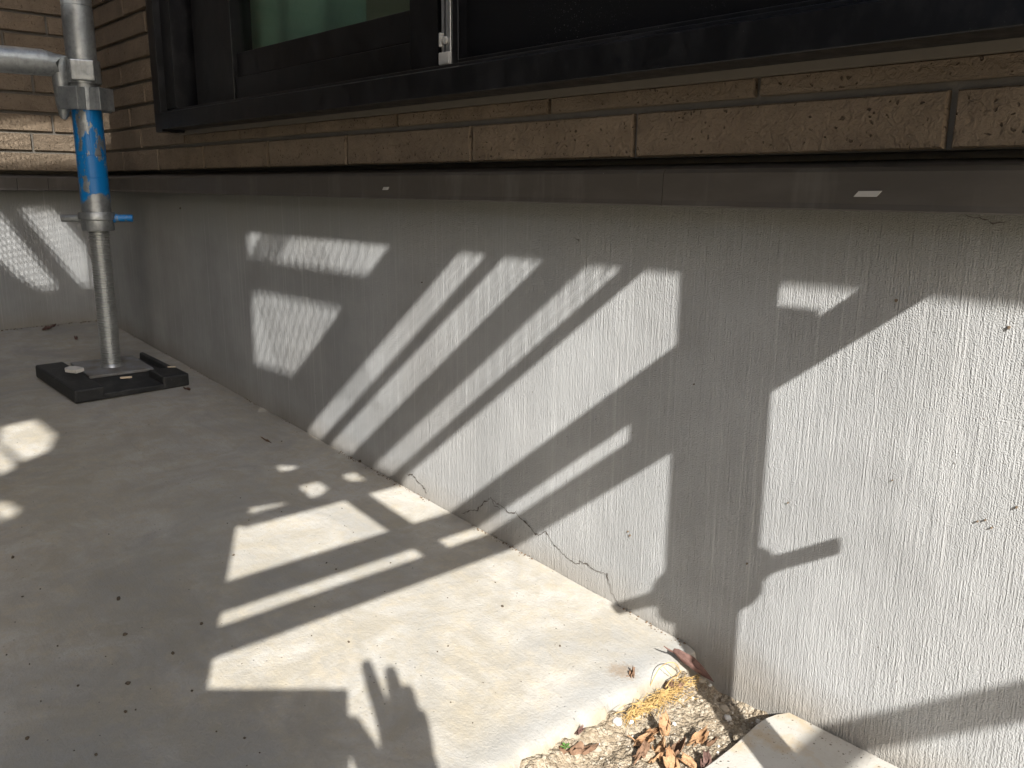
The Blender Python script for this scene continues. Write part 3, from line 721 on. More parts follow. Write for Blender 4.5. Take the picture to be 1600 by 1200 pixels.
# ================================================================== SCAFFOLD
scaf = empty('scaffold', (-1.645, -0.1334, 0.108), 'galvanised tube scaffold with blue-painted post on a threaded jack', 'scaffold')
RT = 0.0243
def post(x, y, zb, ztop, lean=0.0):
    mb = MB(); c = (x, y, 0)
    mb.lathe([(RT, 0.402), (RT, 0.4615), (RT - 0.0006, 0.462), (RT - 0.0006, 0.4626), (RT, 0.463), (RT, 0.4995), (RT - 0.0006, 0.500), (RT - 0.0006, 0.5006), (RT, 0.501), (RT, 0.66), (RT + 0.0004, 0.70), (RT, 0.744), (RT - 0.0007, 0.7445), (RT - 0.0007, 0.7452), (RT, 0.746), (RT, ztop)], 28, c)
    p = mb.build('post', M['galv_blue'], scaf, smooth=True)
    return p
def jack(x, y, zb, ang, plate=0.07, dz=0.0, tilt=0.0):
    prof = []; z = zb + 0.006; p = 0.0046
    while z < 0.43: prof += [(0.0155, z), (0.0172, z + p * 0.35), (0.0172, z + p * 0.6), (0.0155, z + p * 0.95)]; z += p
    mb = MB(); mb.lathe([(0.022, zb + 0.002), (0.021, zb + 0.005), (0.018, zb + 0.009)] + prof, 20, (x, y, 0))
    rod = mb.build('jack_rod', M['thread'], scaf, smooth=True)
    T_ = Matrix.Translation((x, y, zb)) @ Matrix.Rotation(tilt, 4, 'Y')
    mb = MB(); mb.box((-plate, -plate, 0), (plate, plate, 0.0055), T_); mb.build('base_plate', M['plate'], scaf, bevel=0.001)
    mb = MB(); mb.lathe([(0.019, 0.371), (0.0265, 0.371), (0.0275, 0.374), (0.0275, 0.389), (0.0285, 0.390), (0.031, 0.391), (0.031, 0.4015), (0.030, 0.4035), (0.019, 0.4035)], 26, (x, y, dz), caps=False)
    nut = mb.build('jack_nut', M['galv'], scaf, smooth=True)
    for s in (-1, 1):
        d = Vector((math.cos(ang), math.sin(ang), 0)) * s
        c = Vector((x, y, 0.3925 + dz)); mb = MB()
        mb.tube([c + d * 0.027, c + d * 0.032, c + d * 0.036, c + d * 0.0575, c + d * 0.059], [0.0085, 0.0072, 0.0064, 0.0064, 0.0058], 12)
        mb.build('handle', M['paint_blue'] if s > 0 else M['galv'], nut, smooth=True)
    return nut
def pockets(x, y, zc, ang=0):
    """wedge pocket collar: ring plus four bent plates"""
    mb = MB(); mb.lathe([(RT + 0.0002, zc - 0.018), (RT + 0.003, zc - 0.018), (RT + 0.003, zc + 0.018), (RT + 0.0002, zc + 0.018)], 26, (x, y, 0), caps=False)
    ring = mb.build('coupling_collar', M['galv'], scaf, smooth=True)
    for q in range(4):
        T = Matrix.Translation((x, y, zc)) @ Matrix.Rotation(ang + q * math.pi / 2, 4, 'Z')
        mb = MB()
        for s in (-1, 1):
            mb.box((RT - 0.002, s * 0.0165 - 0.0018, -0.0185), (RT + 0.0165, s * 0.0165 + 0.0018, 0.0185), T)
        mb.box((RT + 0.0145, -0.0183, -0.0185), (RT + 0.0185, 0.0183, 0.0185), T)
        mb.build('wedge_pocket', M['galv'], scaf, bevel=0.0012)
def pipe(name, a, b, r, mat=None, n=20):
    mb = MB(); mb.tube([a, b], r, n); return mb.build(name, mat or M['galv'], scaf, smooth=True)
PX_, PY_ = -1.645, -0.1334
zb = slab_z(PX_, PY_)
post(PX_, PY_, 0, 2.4); jack(PX_, PY_, zb + 0.0108, R_(62), 0.056, tilt=R_(3.87))
pockets(PX_, PY_, 0.594, R_(35))
# upper clamp block just above the pockets
T = Matrix.Translation((PX_, PY_, 0.640)) @ Matrix.Rotation(R_(35), 4, 'Z')
mb = MB(); mb.lathe([(RT + 0.0002, 0.620), (RT + 0.004, 0.620), (RT + 0.004, 0.658), (RT + 0.0002, 0.658)], 26, (PX_, PY_, 0), caps=False); mb.build('clamp_ring', M['galv'], scaf, smooth=True)
mb = MB(); mb.box((RT - 0.002, -0.019, -0.017), (RT + 0.007, 0.019, 0.017), Matrix.Translation((PX_, PY_, 0.640)) @ Matrix.Rotation(R_(-18), 4, 'Z')); mb.build('clamp_block', M['galv'], scaf, bevel=0.0025)
# transom running away from the wall, with bent wedge end dropping into the left pocket
e = Vector((PX_ - 0.004, PY_ - 0.034, 0.650))
mb = MB(); mb.tube([Vector((PX_ - 0.012, -0.269, 0.650)), Vector((PX_ - 0.006, PY_ - 0.062, 0.650)), Vector((PX_ - 0.005, PY_ - 0.047, 0.6485))], [0.0213, 0.0213, 0.0195], 22); mb.build('transom', M['galv'], scaf, smooth=True)
mb = MB()
mb.tube([(PX_ - 0.005, PY_ - 0.055, 0.650), (PX_ - 0.004, PY_ - 0.044, 0.649), (PX_ - 0.003, PY_ - 0.0365, 0.657), (PX_ - 0.003, PY_ - 0.036, 0.63), (PX_ - 0.003, PY_ - 0.036, 0.585), (PX_ - 0.003, PY_ - 0.0365, 0.566), (PX_ - 0.003, PY_ - 0.037, 0.560)], [0.0205, 0.0200, 0.0165, 0.0135, 0.0115, 0.0075, 0.004], 16)
mb.build('wedge_end', M['galv'], scaf, smooth=True)
# hand-written mark on the blue paint
mk = [(PX_ + (RT + 0.0003) * math.cos(a_), PY_ + (RT + 0.0003) * math.sin(a_), z_) for a_, z_ in ((R_(-117), 0.451), (R_(-112), 0.4535), (R_(-107), 0.4515), (R_(-104), 0.447), (R_(-107), 0.443), (R_(-112), 0.4415))]
mb = MB(); mb.tube(mk, 0.0007, 6); mb.build('ink_mark', M['ink'], scaf)

# the neighbouring frame that casts the shadows (beside and above the camera, out of frame)
post(-0.053, -0.2, 0, 2.4); jack(-0.053, -0.2, 0.012, R_(69), dz=-0.015)
mb = MB(); mb.box((-0.035, -0.203, 0.604), (0.028, -0.197, 0.637)); mb.build('joint_plate', M['galv'], scaf, bevel=0.001)
post(-0.04, -0.742, 0, 2.4); jack(-0.04, -0.742, 0.0, R_(100))
MS = 0.7778
def ymember(name, c, d, x0=-0.04, y0=-0.735, y1=-0.19, mat=None):
    return pipe(name, (x0, y0, c + MS * x0), (x0, y1, c + MS * x0), d * 0.789 / 2, mat)
ymember('transom', 0.590, 0.040, y1=-0.09)
ymember('transom', 0.650, 0.047)
ymember('transom', 0.779, 0.021)
ymember('transom', 0.850, 0.050)
ymember('transom', 0.932, 0.024)
mb = MB(); z_ = 1.036 - 0.0311; mb.box((-0.05, -0.735, z_ - 0.050), (-0.032, -0.19, z_ + 0.050)); mb.build('toe_board', M['galv'], scaf, bevel=0.002)
# joint plate between the two lowest transoms near the post, pocket flange further up
mb = MB(); mb.box((-0.043, -0.262, 0.556), (-0.037, -0.225, 0.640)); mb.build('joint_plate', M['galv'], scaf, bevel=0.001)
# ledgers along the wall
pipe('ledger', (-0.85, -0.348, 1.10), (1.98, -0.348, 1.10), RT)
pipe('ledger', (-0.42, -0.55, 0.310 + 0.77), (0.02, -0.55, 0.310 + 0.77), 0.0157)
pipe('brace', (-0.13, -0.55, 0.745), (0.12, -0.545, 0.700), 0.0160)
pipe('transom', (0.5, -1.08, 0.2225 + MS * 0.5), (0.5, -0.27, 0.2225 + MS * 0.5), 0.0138)
post(0.5, -1.10, 0, 2.75); jack(0.5, -1.10, -0.04, R_(20))
post(1.98, -0.348, 0, 2.75); jack(1.98, -0.348, -0.04, R_(70))
post(1.98, -1.05, 0, 2.75); jack(1.98, -1.05, -0.04, R_(70))
pipe('ledger', (-2.3, -1.125, 2.545), (0.56, -1.125, 2.545), 0.0213); pipe('ledger', (-0.1, -1.222, 2.685), (2.05, -1.222, 2.685), 0.0213)
post(-2.02, -1.10, 0, 2.75); jack(-2.02, -1.10, slab_z(-2.02, -1.10), R_(70)); pipe('transom', (0.5, -1.25, 2.64), (0.5, -0.33, 2.64), 0.0213); pipe('transom', (1.98, -1.25, 2.64), (1.98, -0.33, 2.64), 0.0213)
# unseen boards added on edge behind the ledger to keep the sun off the bricks
def block_board(x0, x1, z0, z1):
    mb = MB(); mb.box((x0, -0.323, z0), (x1, -0.318, z1)); mb.box((x0, -0.318, z0 + 0.001), (x1, -0.290, z0 + 0.005)); mb.box((x0, -0.318, z1 - 0.005), (x1, -0.290, z1 - 0.001))
    n = int((x1 - x0) / 0.15)
    for i in range(1, n): xx = x0 + (x1 - x0) * i / n; mb.box((xx, -0.318, z0 + 0.005), (xx + 0.004, -0.295, z1 - 0.005))
    mb.build('sun_block_board', M['galv'], scaf)
block_board(-0.80, 1.0, 0.829, 1.069); block_board(-0.80, 1.0, 1.072, 1.312)

# plastic pad under the jack
pad_c = Vector((-1.592, -0.150, 0)); pad_c.z = slab_z(pad_c.x, pad_c.y)
pad = empty('base_pad', pad_c, 'black plastic base pad under the scaffold jack, raised rims at its ends', 'base pad')
PT = Matrix.Translation(pad_c) @ Matrix.Rotation(R_(3.9), 4, 'Y') @ Matrix.Rotation(R_(3), 4, 'Z')
def padbox(name, lo, hi, bev=0.002):
    mb = MB(); mb.box(lo, hi, PT); return mb.build(name, M['plastic'], pad, bevel=bev)
padbox('tray', (-0.098, -0.097, 0.0005), (0.098, 0.097, 0.0105), 0.002)
padbox('end_rim', (-0.0985, -0.0975, 0.0005), (0.0985, -0.050, 0.0235), 0.003)
padbox('corner_rim', (0.036, 0.050, 0.0005), (0.0985, 0.0975, 0.0235), 0.003)
padbox('end_rim', (-0.0985, 0.088, 0.0005), (0.036, 0.0975, 0.0220), 0.003)
# bits lying on the pad
def chip(name, px, py, z, sx, sy, sz, rot, mat, label, cat):
    p = P_Z(px, py, z); mb = MB(); T_ = Matrix.Translation(p) @ Matrix.Rotation(rot, 4, 'Z') @ Matrix.Rotation(0.12, 4, 'X')
    pts = []
    n = 9
    for L in (0, 1):
        for i in range(n):
            a = 2 * math.pi * i / n; rr = 1 + 0.25 * n3(i * 1.7, px)
            ex = max(-0.8, min(0.8, math.cos(a) * rr)); ey = max(-0.8, min(0.8, math.sin(a) * rr))
            pts.append(T_ @ Vector((ex * sx, ey * sy, L * sz)))
    mb.add(pts, [tuple(range(n - 1, -1, -1)), tuple(range(n, 2 * n))] + [(i, (i + 1) % n, n + (i + 1) % n, n + i) for i in range(n)])
    o = mb.build(name, mat, origin=p, bevel=0.0006); tag(o, label, cat); return o
chip('plaster_chip', 116, 580, slab_z(-1.7, -0.2) + 0.0242, 0.022, 0.012, 0.006, 0.35, M['white'], 'whitish plaster chip lying on the rim of the black pad', 'chip')
chip('wood_splinter', 197, 591, slab_z(-1.6, -0.1) + 0.018, 0.012, 0.003, 0.003, 1.3, M['beige'], 'small beige splinter on the steel plate of the pad', 'splinter')
chip('wood_splinter', 268, 574, slab_z(-1.55, -0.07) + 0.024, 0.009, 0.0018, 0.002, 1.0, M['beige'], 'thin pale splinter at the raised rear rim of the pad', 'splinter')

# ------------------------------------------------------------------ unseen sheets added to block sun, holes shaped to the light patches
TY = -1.15
holes_r = [
 [(-2.088, -.415), (-2.008, -.345), (-1.909, -.344), (-1.894, -.385), (-1.938, -.437), (-1.99, -.437), (-2.046, -.445)],
 [(-2.08, -.452), (-1.97, -.450), (-1.946, -.462), (-1.968, -.492), (-2.05, -.49)],
 [(-1.94, -.54), (-1.89, -.515), (-1.845, -.510), (-1.87, -.54)],
 [(-1.954, .62), (-1.928, .605), (-1.89, .596), (-1.905, .521), (-2.006, .523)]]
holes_l = [
 [(-2.55, .118), (-2.455, .129), (-2.275, .102), (-2.342, .048), (-2.416, .021), (-2.52, .01)],
 [(-2.377, .193), (-2.256, .285), (-2.147, .285), (-2.144, .199), (-2.192, .169)],
 [(-2.58, .115), (-2.58, .205), (-2.13, .565), (-2.13, .48)]]
def tf(u, v, ty=TY):
    x = u - 1.8 * ty; z = v - 1.4 * ty
    return (x, ty, z)
outer = [(-2.129, -0.76), (-1.345, -0.76)] + [(-1.345 + 0.006 * n3(i * 0.7, 2.2), -0.76 + 1.71 * i / 40) for i in range(1, 40)] + [(-1.345, 0.95), (-2.129, 0.95)]
tp = cu_poly('added_shade_sheet', [outer] + holes_r, lambda u, v: tf(u, v, -1.25), (0, -0.002, 0), M['shade_cloth_pale'])
tag(tp, 'pale unseen sheet added to block sun, holes shaped for light patches', 'sheet')
tp = cu_poly('added_shade_sheet', [[(-4.3, -1.60), (-2.55, -1.60), (-2.54, -0.50), (-2.104, -0.50), (-2.104, 0.95), (-4.3, 0.95)]] + holes_l, lambda u, v: (tf(u, v)[0], tf(u, v)[1] - 0.004, tf(u, v)[2]), (0, -0.002, 0), M['shade_cloth'])
tag(tp, 'dark grey unseen sheet added to block sun, holes shaped for the lit bars', 'sheet')
# small unseen flap added in the transom plane, holes shaped as light patches
Q = [(-1.33, .163), (-1.15, .163), (-1.15, .078), (-1.06, .072), (-.97, .07), (-.893, .068), (-1.31, -.256), (-1.33, -.256)]
QH0 = [[(-1.235, -.075), (-1.194, -.052), (-1.112, -.055), (-1.148, -.098)], [(-1.112, .001), (-1.068, .026), (-1.012, .018), (-1.063, -.013)],
      [(-1.305, -.212), (-1.215, -.150), (-1.212, -.170), (-1.29, -.236)], [(-1.32, .07), (-1.277, .10), (-1.262, .08), (-1.306, .05)]]
QH = [[(sum(p[0] for p in L) / len(L) + (q[0] - sum(p[0] for p in L) / len(L)) * 1.22, sum(p[1] for p in L) / len(L) + (q[1] - sum(p[1] for p in L) / len(L)) * 1.22) for q in L] for L in QH0]
QH[2] = QH0[2]; QH[3] = QH0[3]
qp = cu_poly('added_shade_flap', [Q] + QH, lambda u, v: (-0.04, (u + 0.04) / 1.8, v - 1.4 * (u + 0.04) / 1.8), (0.0015, 0, 0), M['shade_cloth'])
tag(qp, 'unseen grey flap added above the photographer to block sun, holes shaped for light patches', 'cloth')
# netting: strands along y and z
mb = MB(); XN = -0.018; rn = random.Random(3)
y0, y1, z0, z1 = -0.735, -0.21, 0.765, 1.36
zz = z0
while zz < z1:
    zz += 0.0118 + rn.uniform(-0.002, 0.002)
    pts = [(XN + 0.001 * n3(y * 9, zz), y, zz + 0.004 * n3(y * 7, zz * 6)) for y in [y0 + (y1 - y0) * i / 14 for i in range(15)]]
    mb.tube(pts, 0.0005 + 0.0003 * rn.random(), 4)
yy = y0
while yy < y1:
    yy += 0.0112
    pts = [(XN + 0.0022, yy + 0.0025 * n3(z_ * 11, yy * 20), z_) for z_ in [z0 + (z1 - z0) * i / 12 for i in range(13)]]
    mb.tube(pts, 0.0008, 4)
# second layer over the far end
yy = y0
while yy < -0.60:
    yy += 0.0048; mb.tube([(XN + 0.004, yy, 1.285), (XN + 0.004, yy + 0.006, 1.36)], 0.0017, 4)
nt_ = mb.build('safety_net', M['net']); tag(nt_, 'fine grey safety net hung across the scaffold frame above the phone', 'net')

mb = MB(); YN = -0.36
for i in range(-14, 26):
    for sg in (1, -1):
        x0_ = -0.72 + i * 0.0225
        pts = [(x0_ + sg * 0.62 * (z_ - 0.78) + 0.0015 * n3(i, z_ * 20), YN + 0.002 * sg, z_) for z_ in [0.66 + 0.25 * k_ / 8 for k_ in range(9)]]
        if all(-0.74 < p[0] < -0.30 for p in pts): mb.tube(pts, 0.0008, 4)
nt_ = mb.build('safety_net', M['net']); tag(nt_, 'diamond-weave safety net scrap hung just above the picture near the wall', 'net')
mb = MB(); rn = random.Random(8); YN = -0.55; xx = -1.60
while xx < -0.95:
    xx += 0.0165; mb.tube([(xx + 0.03 * (z_ - 1.0) + 0.002 * n3(xx * 30, z_ * 9), YN, z_) for z_ in [0.70 + 0.68 * i / 12 for i in range(13)]], 0.0019, 4)
zz = 0.70
while zz < 1.38:
    zz += 0.0150; mb.tube([(x_, YN + 0.003, zz + 0.003 * n3(x_ * 8, zz * 7)) for x_ in [-1.60 + 0.66 * i / 12 for i in range(13)]], 0.0016, 4)
nt_ = mb.build('safety_net', M['net']); tag(nt_, 'fine grey safety net hung in the bay beside the blue-painted post', 'net')

# ================================================================== SMALL THINGS
# grit and crumbs
def crumbs(name, spots, mat, label, cat):
    mb = MB(); rr = random.Random(len(spots))
    for (p, r) in spots:
        V = []
        n = 6
        for L, (fr, h) in enumerate(((0.7, 0), (1.0, 0.5), (0.55, 1.0))):
            for i in range(n):
                a = 2 * math.pi * i / n + L * 0.4
                V.append((p[0] + r * fr * math.cos(a) * rr.uniform(0.6, 1.3), p[1] + r * fr * math.sin(a) * rr.uniform(0.6, 1.3), p[2] + r * 1.1 * h * rr.uniform(0.8, 1.1)))
        F = [(L * n + i, L * n + (i + 1) % n, (L + 1) * n + (i + 1) % n, (L + 1) * n + i) for L in range(2) for i in range(n)] + [tuple(range(2 * n, 3 * n))]
        mb.add(V, F)
    o = mb.build(name, mat, smooth=False); tag(o, label, cat, kind='stuff'); return o
rg = random.Random(21); spots = []
for (px, py, r) in [(185, 937, 2.6), (195, 993, 2.2), (270, 1022, 2.0), (200, 1069, 2.2), (315, 976, 2.0), (42, 1155, 1.8), (122, 1072, 1.2), (63, 921, 1.0), (35, 933, 1.2), (196, 1113, 1.6), (20, 872, 2.2), (365, 868, 1.6), (382, 1154, 1.2), (545, 1004, 1.6), (562, 722, 3.0), (440, 690, 1.2), (785, 948, 1.6), (875, 1010, 1.2), (905, 905, 1.8), (840, 858, 1.2), (700, 1010, 1.0), (980, 870, 1.0), (610, 880, 1.0), (510, 880, 1.0), (525, 890, 1.2), (440, 800, 1.0), (300, 1080, 1.2), (90, 1010, 1.0), (150, 1180, 1.5)]:
    p = P_S(px, py); p.z = slab_z(p.x, p.y); spots.append((p, r * 0.001))
for i in range(80):
    p = P_S(rg.uniform(0, 1000), rg.uniform(640, 1200))
    if p.y > -0.01 or p.x > -0.44: continue
    p.z = slab_z(p.x, p.y); spots.append((p, rg.uniform(0.0004, 0.0009)))
crumbs('grit', spots, M['grit'], 'dark specks of grit scattered over the concrete slab', 'grit')
spots = []
for i in range(1300):
    x = -2.1 + 1.67 * rg.random() ** 0.6
    if n3(x * 14, 3.3) < -0.02: continue
    p = Vector((x, -abs(rg.gauss(0, 0.0032)) - 0.0006, 0)); p.z = slab_z(p.x, p.y); spots.append((p, 0.00025 + 0.0011 * rg.random() ** 4))
for i in range(120):
    p = Vector((CX + 0.003 + abs(rg.gauss(0, 0.006)), -rg.random() * 0.4, 0)); p.z = slab_z(p.x, p.y); spots.append((p, rg.uniform(0.0007, 0.002)))
crumbs('dirt_crumbs', spots, M['dirt'], 'brown dirt crumbs along the joint of slab and wall', 'dirt')

# gravel in the soil
mbp = {}
def stone_mesh(r, seed):
    bm = bmesh.new(); bmesh.ops.create_icosphere(bm, subdivisions=2, radius=1)
    for v in bm.verts:
        d = v.co.normalized(); f = 1 + 0.35 * n3(d.x * 1.6 + seed, d.y * 1.6, d.z * 1.6 + seed)
        v.co = Vector((d.x * f, d.y * f * 0.8, d.z * f * 0.65)) * r
    me = bpy.data.meshes.new('pebble'); bm.to_mesh(me); bm.free(); return me
gm = MB(); gmp = MB()
rg = random.Random(9)
for i in range(1300):
    x = rg.uniform(-0.415, -0.318); y = -rg.random() * 0.22
    trench = y > -0.014 - (x + 0.42) * 0.30
    if not trench and rg.random() < 0.45: continue
    r = 0.0005 + 0.0018 * rg.random() ** 3 + (0.0008 * rg.random() if trench else 0)
    p = Vector((x, y, soil_h(x, y) + r * 0.15)); n = 5; V = []
    for L, (fr, h) in enumerate(((0.8, -0.3), (1.0, 0.3), (0.5, 0.85))):
        for k_ in range(n):
            a = 2 * math.pi * k_ / n + L * 0.5 + i
            V.append((p.x + r * fr * math.cos(a) * rg.uniform(0.7, 1.25), p.y + r * fr * math.sin(a) * rg.uniform(0.7, 1.25), p.z + r * h))
    F = [(L * n + k_, L * n + (k_ + 1) % n, (L + 1) * n + (k_ + 1) % n, (L + 1) * n + k_) for L in range(2) for k_ in range(n)] + [tuple(range(2 * n, 3 * n))]
    (gmp if rg.random() < 0.07 else gm).add(V, F)
o = gm.build('gravel', M['pebble']); tag(o, 'tan gravel grains in the soil gap by the wall', 'gravel', kind='stuff')
o = gmp.build('gravel', M['pebble_pale']); tag(o, 'pale gravel grains in the soil gap by the wall', 'gravel', kind='stuff')
PEB = [((1101, 1059), 0.0055, 'pebble', 'tan pebble beside the folded purple-brown leaf'), ((1110, 1064), 0.0022, 'pebble_pale', 'tiny white pebble just right of the tan pebble near the wall'),
       ((1137, 1123), 0.0038, 'pebble_pale', 'white pebble on the rim of the soil trench'), ((1157, 1160), 0.0070, 'soil', 'earth-brown clod against the edge of the paving slab'),
       ((964, 1147), 0.0050, 'pebble_pale', 'pale pebble left of the cluster of dry leaves'), ((930, 1178), 0.0052, 'pebble', 'tan pebble near the bottom of the picture by the slab edge'),
       ((1010, 1188), 0.0075, 'soil', 'grey clod under the cluster of dry leaves'), ((1131, 1095), 0.0060, 'pebble', 'oblong brown stone in the trench next to the wall'),
       ((985, 1139), 0.0030, 'pebble_pale', 'small white pebble above the leaf cluster'), ((1201, 1122), 0.0025, 'pebble_pale', 'white grain at the wall end of the paving slab edge'), ((1075, 1163), 0.0040, 'pebble', 'tan pebble between the two groups of dry leaves')]
for (q, r, mt, lb) in PEB:
    p = P_Z(q[0], q[1], 0.003); p.z = soil_h(p.x, p.y) + r * 0.3; p.y = min(p.y, -r)
    me = stone_mesh(r, q[0] * 0.13)
    for f_ in me.polygons: f_.use_smooth = True
    o = mesh_obj('pebble' if mt != 'soil' else 'soil_clod', me, M[mt]); o.location = p; o.rotation_euler = (0, 0, q[0]); tag(o, lb, 'pebble' if mt != 'soil' else 'clod')

# dry leaves
def leaf(name, p, L, W_, rot, curl, cup, mat, label, seed, tilt=(0, 0), stem=True):
    V = []; F = []; nu, nv = 14, 8
    for i in range(nu + 1):
        t = i / nu
        wdt = W_ * 0.5 * (math.sin(math.pi * min(1, t ** 0.8)) ** 0.75) * (1 + 0.18 * n3(t * 8, seed)) + 0.0002
        for j in range(nv + 1):
            s = 2 * j / nv - 1
            ang = s * cup
            wl = wdt / max(cup, 0.01)
            yy = wl * math.sin(ang); zz = wl * (1 - math.cos(ang))
            if cup > 1.8: zz *= 0.7
            ax = t * curl; 
            x = L * (math.sin(ax) / curl if curl > 0.01 else t); zc = L * ((1 - math.cos(ax)) / curl if curl > 0.01 else 0)
            nn = 0.0042 * n3(t * 5 + seed, s * 2.4, seed) + 0.0020 * n3(t * 13, s * 6, seed + 4)
            V.append((x + nn, yy + 0.8 * nn, zc + zz * math.cos(ax) + nn * 1.3 + 0.0006 * (1 - abs(s)) * -1))
    for i in range(nu):
        for j in range(nv): a = i * (nv + 1) + j; F.append((a, a + 1, a + nv + 2, a + nv + 1))
    mb = MB(); T_ = Matrix.Rotation(rot, 4, 'Z') @ Matrix.Rotation(tilt[0], 4, 'Y') @ Matrix.Rotation(tilt[1], 4, 'X')
    V = [T_ @ Vector(v) for v in V]; mn = min(v.z for v in V)
    mb.add([Vector(v) + Vector((p[0], p[1], p[2] - mn)) for v in V], F)
    if stem:
        a = T_ @ Vector((0, 0, 0)); b = T_ @ Vector((-L * 0.35, 0.001, 0.001)); off = Vector((p[0], p[1], p[2] - mn))
        mb.tube([a + off, (a + b) * 0.5 + off + Vector((0, 0, 0.001)), b + off], 0.0005, 5)
    o = mb.build(name, mat, smooth=True, origin=Vector(p)); 
    md = o.modifiers.new('thickness', 'SOLIDIFY'); md.thickness = 0.0003
    tag(o, label, 'leaf'); return o
LV = [((1008, 1168), .026, .020, 0.6, 1.9, 1.3, 'leaf', 'curled orange-brown dry leaf at the top left of the leaf cluster', (0.3, 0.3)),
      ((1035, 1150), .024, .017, 2.2, 1.4, 1.6, 'leaf', 'upright curled tan dry leaf at the top of the leaf cluster', (-0.5, 0.2)),
      ((1030, 1185), .030, .022, 1.2, 1.7, 1.1, 'leaf', 'crumpled ochre dry leaf in the middle of the leaf cluster', (0.2, -0.4)),
      ((1062, 1180), .028, .022, 0.2, 1.3, 1.4, 'leaf_red', 'red-brown crumpled leaf at the right of the leaf cluster', (-0.2, 0.4)),
      ((1045, 1203), .030, .022, 2.6, 1.5, 1.2, 'leaf', 'orange dry leaf at the bottom edge under the leaf cluster', (0.1, 0.3)),
      ((1090, 1165), .024, .019, 0.9, 1.7, 1.3, 'leaf', 'pale curled dry leaf lying alone right of the cluster', (0.2, 0.2)),
      ((1112, 1172), .018, .015, -0.4, 1.2, 1.5, 'leaf_red', 'small brown curled leaf next to the paving slab edge', (-0.2, 0.1)),
      ((895, 1186), .040, .013, 0.75, 0.3, 0.5, 'leaf_red', 'flat red-brown leaf beside the slab edge at the bottom', (0, 0)),
      ((1050, 1085), .022, .010, 0.3, 0.4, 0.6, 'leaf_red', 'flat reddish leaf scrap below the straw', (0, 0)),
      ((988, 1088), .012, .012, 1.2, 1.8, 1.5, 'leaf_red', 'small dark brown curled leaf on the slab edge left of the straw', (-0.3, 0)),
      ((1100, 1200), .020, .014, 1.9, 1.5, 1.4, 'leaf_purple', 'dull purple-brown leaf bit at the bottom by the paving slab', (0.1, 0.2))]
LV += [((1020, 1150), .016, .012, 0.9, 1.9, 1.5, 'leaf', 'small tan leaf curl standing at the back of the leaf cluster', (0.5, 0.1)),
       ((1000, 1188), .018, .013, 1.7, 1.6, 1.4, 'leaf_red', 'brown leaf curl at the left foot of the leaf cluster', (0.2, 0.5)),
       ((1075, 1195), .017, .013, 2.9, 1.8, 1.5, 'leaf', 'tan leaf curl at the right foot of the leaf cluster', (0.1, -0.3)),
       ((905, 1168), .010, .007, 0.4, 1.1, 1.2, 'leaf_purple', 'tiny dark leaf flake above the flat leaf by the slab edge', (0, 0))]
for i, (q, L, W_, rot, cu, cp, mt, lb, tl) in enumerate(LV):
    L *= 0.8; W_ *= 0.8
    p = P_Z(q[0], q[1], 0.006); p.z = soil_h(p.x, p.y) + 0.001 if p.x > EDGE + 0.004 else slab_z(p.x, p.y) - 0.004
    d = Matrix.Rotation(rot, 4, 'Z') @ Vector((L * 0.4, 0, 0)); p = p - d
    leaf('dry_leaf', p, L, W_, rot, cu, cp, M[mt], lb, i * 3.7, tl, stem=(i % 3 == 0))
# folded leaf leaning against the slab corner
a = P_Z(1050, 1012, 0.030); b = P_Z(1118, 1068, 0.004)
def folded_leaf():
    a0 = Vector((-0.424, -0.026, 0.040)); b0 = Vector((-0.372, -0.010, 0.006))
    a0 = P_Z(1051, 1017, 0.036); b0 = P_Z(1116, 1066, 0.006)
    a0.y = min(a0.y, -0.004); b0.y = min(b0.y, -0.004)
    V = []; F = []; n = 12; ax = (b0 - a0); side = Vector((0.5, -0.8, 0.15)).normalized(); up = Vector((0.3, 0.35, 0.9)).normalized()
    for i in range(n + 1):
        t = i / n; wd = 0.0078 * math.sin(math.pi * min(1, t * 0.9 + 0.1)) ** 0.9 * (1 - 0.3 * t)
        c = a0 + ax * t + up * 0.001 * n3(t * 6, 1)
        V += [c + side * wd + up * wd * 0.5 + up * 0.0008 * n3(t * 9, 4), c + side * wd * 0.55 - up * wd * 0.25, c - up * wd * 0.45, c - side * wd * 0.4 + up * wd * 0.3, c - side * wd * 0.35 + up * wd * 0.95]
    for i in range(n):
        for j in range(4): q = i * 5 + j; F.append((q, q + 1, q + 6, q + 5))
    mb = MB(); mb.add(V, F); mb.tube([a0 + side * 0.002, a0 - ax.normalized() * 0.006 + side * 0.004, a0 - ax.normalized() * 0.010 + side * 0.004], [0.0009, 0.0007, 0.0005], 6)
    o = mb.build('folded_leaf', M['leaf_purple'], smooth=True, origin=b0); md = o.modifiers.new('thickness', 'SOLIDIFY'); md.thickness = 0.0004
    tag(o, 'folded purple-brown leaf leaning on the slab corner at the wall', 'leaf')
folded_leaf()
# leaf scraps near the back wall
for i, (q, L, lb) in enumerate((((66, 517), 0.030, 'flat dark brown leaf on the slab near the far wall'), ((118, 532), 0.012, 'tiny dark leaf crumb on the slab in front of the far wall'), ((421, 694), 0.014, 'thin red twig-like leaf on the shaded slab'), ((298, 611), 0.012, 'small olive leaf scrap right of the black pad'))):
    p = P_S(*q); p.z = slab_z(p.x, p.y) + 0.0006
    leaf('leaf_scrap', p, L, L * (0.5 if i != 2 else 0.14), 1.6 + i, 0.5, 0.7, M['leaf_red' if i == 2 else 'leaf_purple'], lb, i * 9.1 + 2, stem=False)
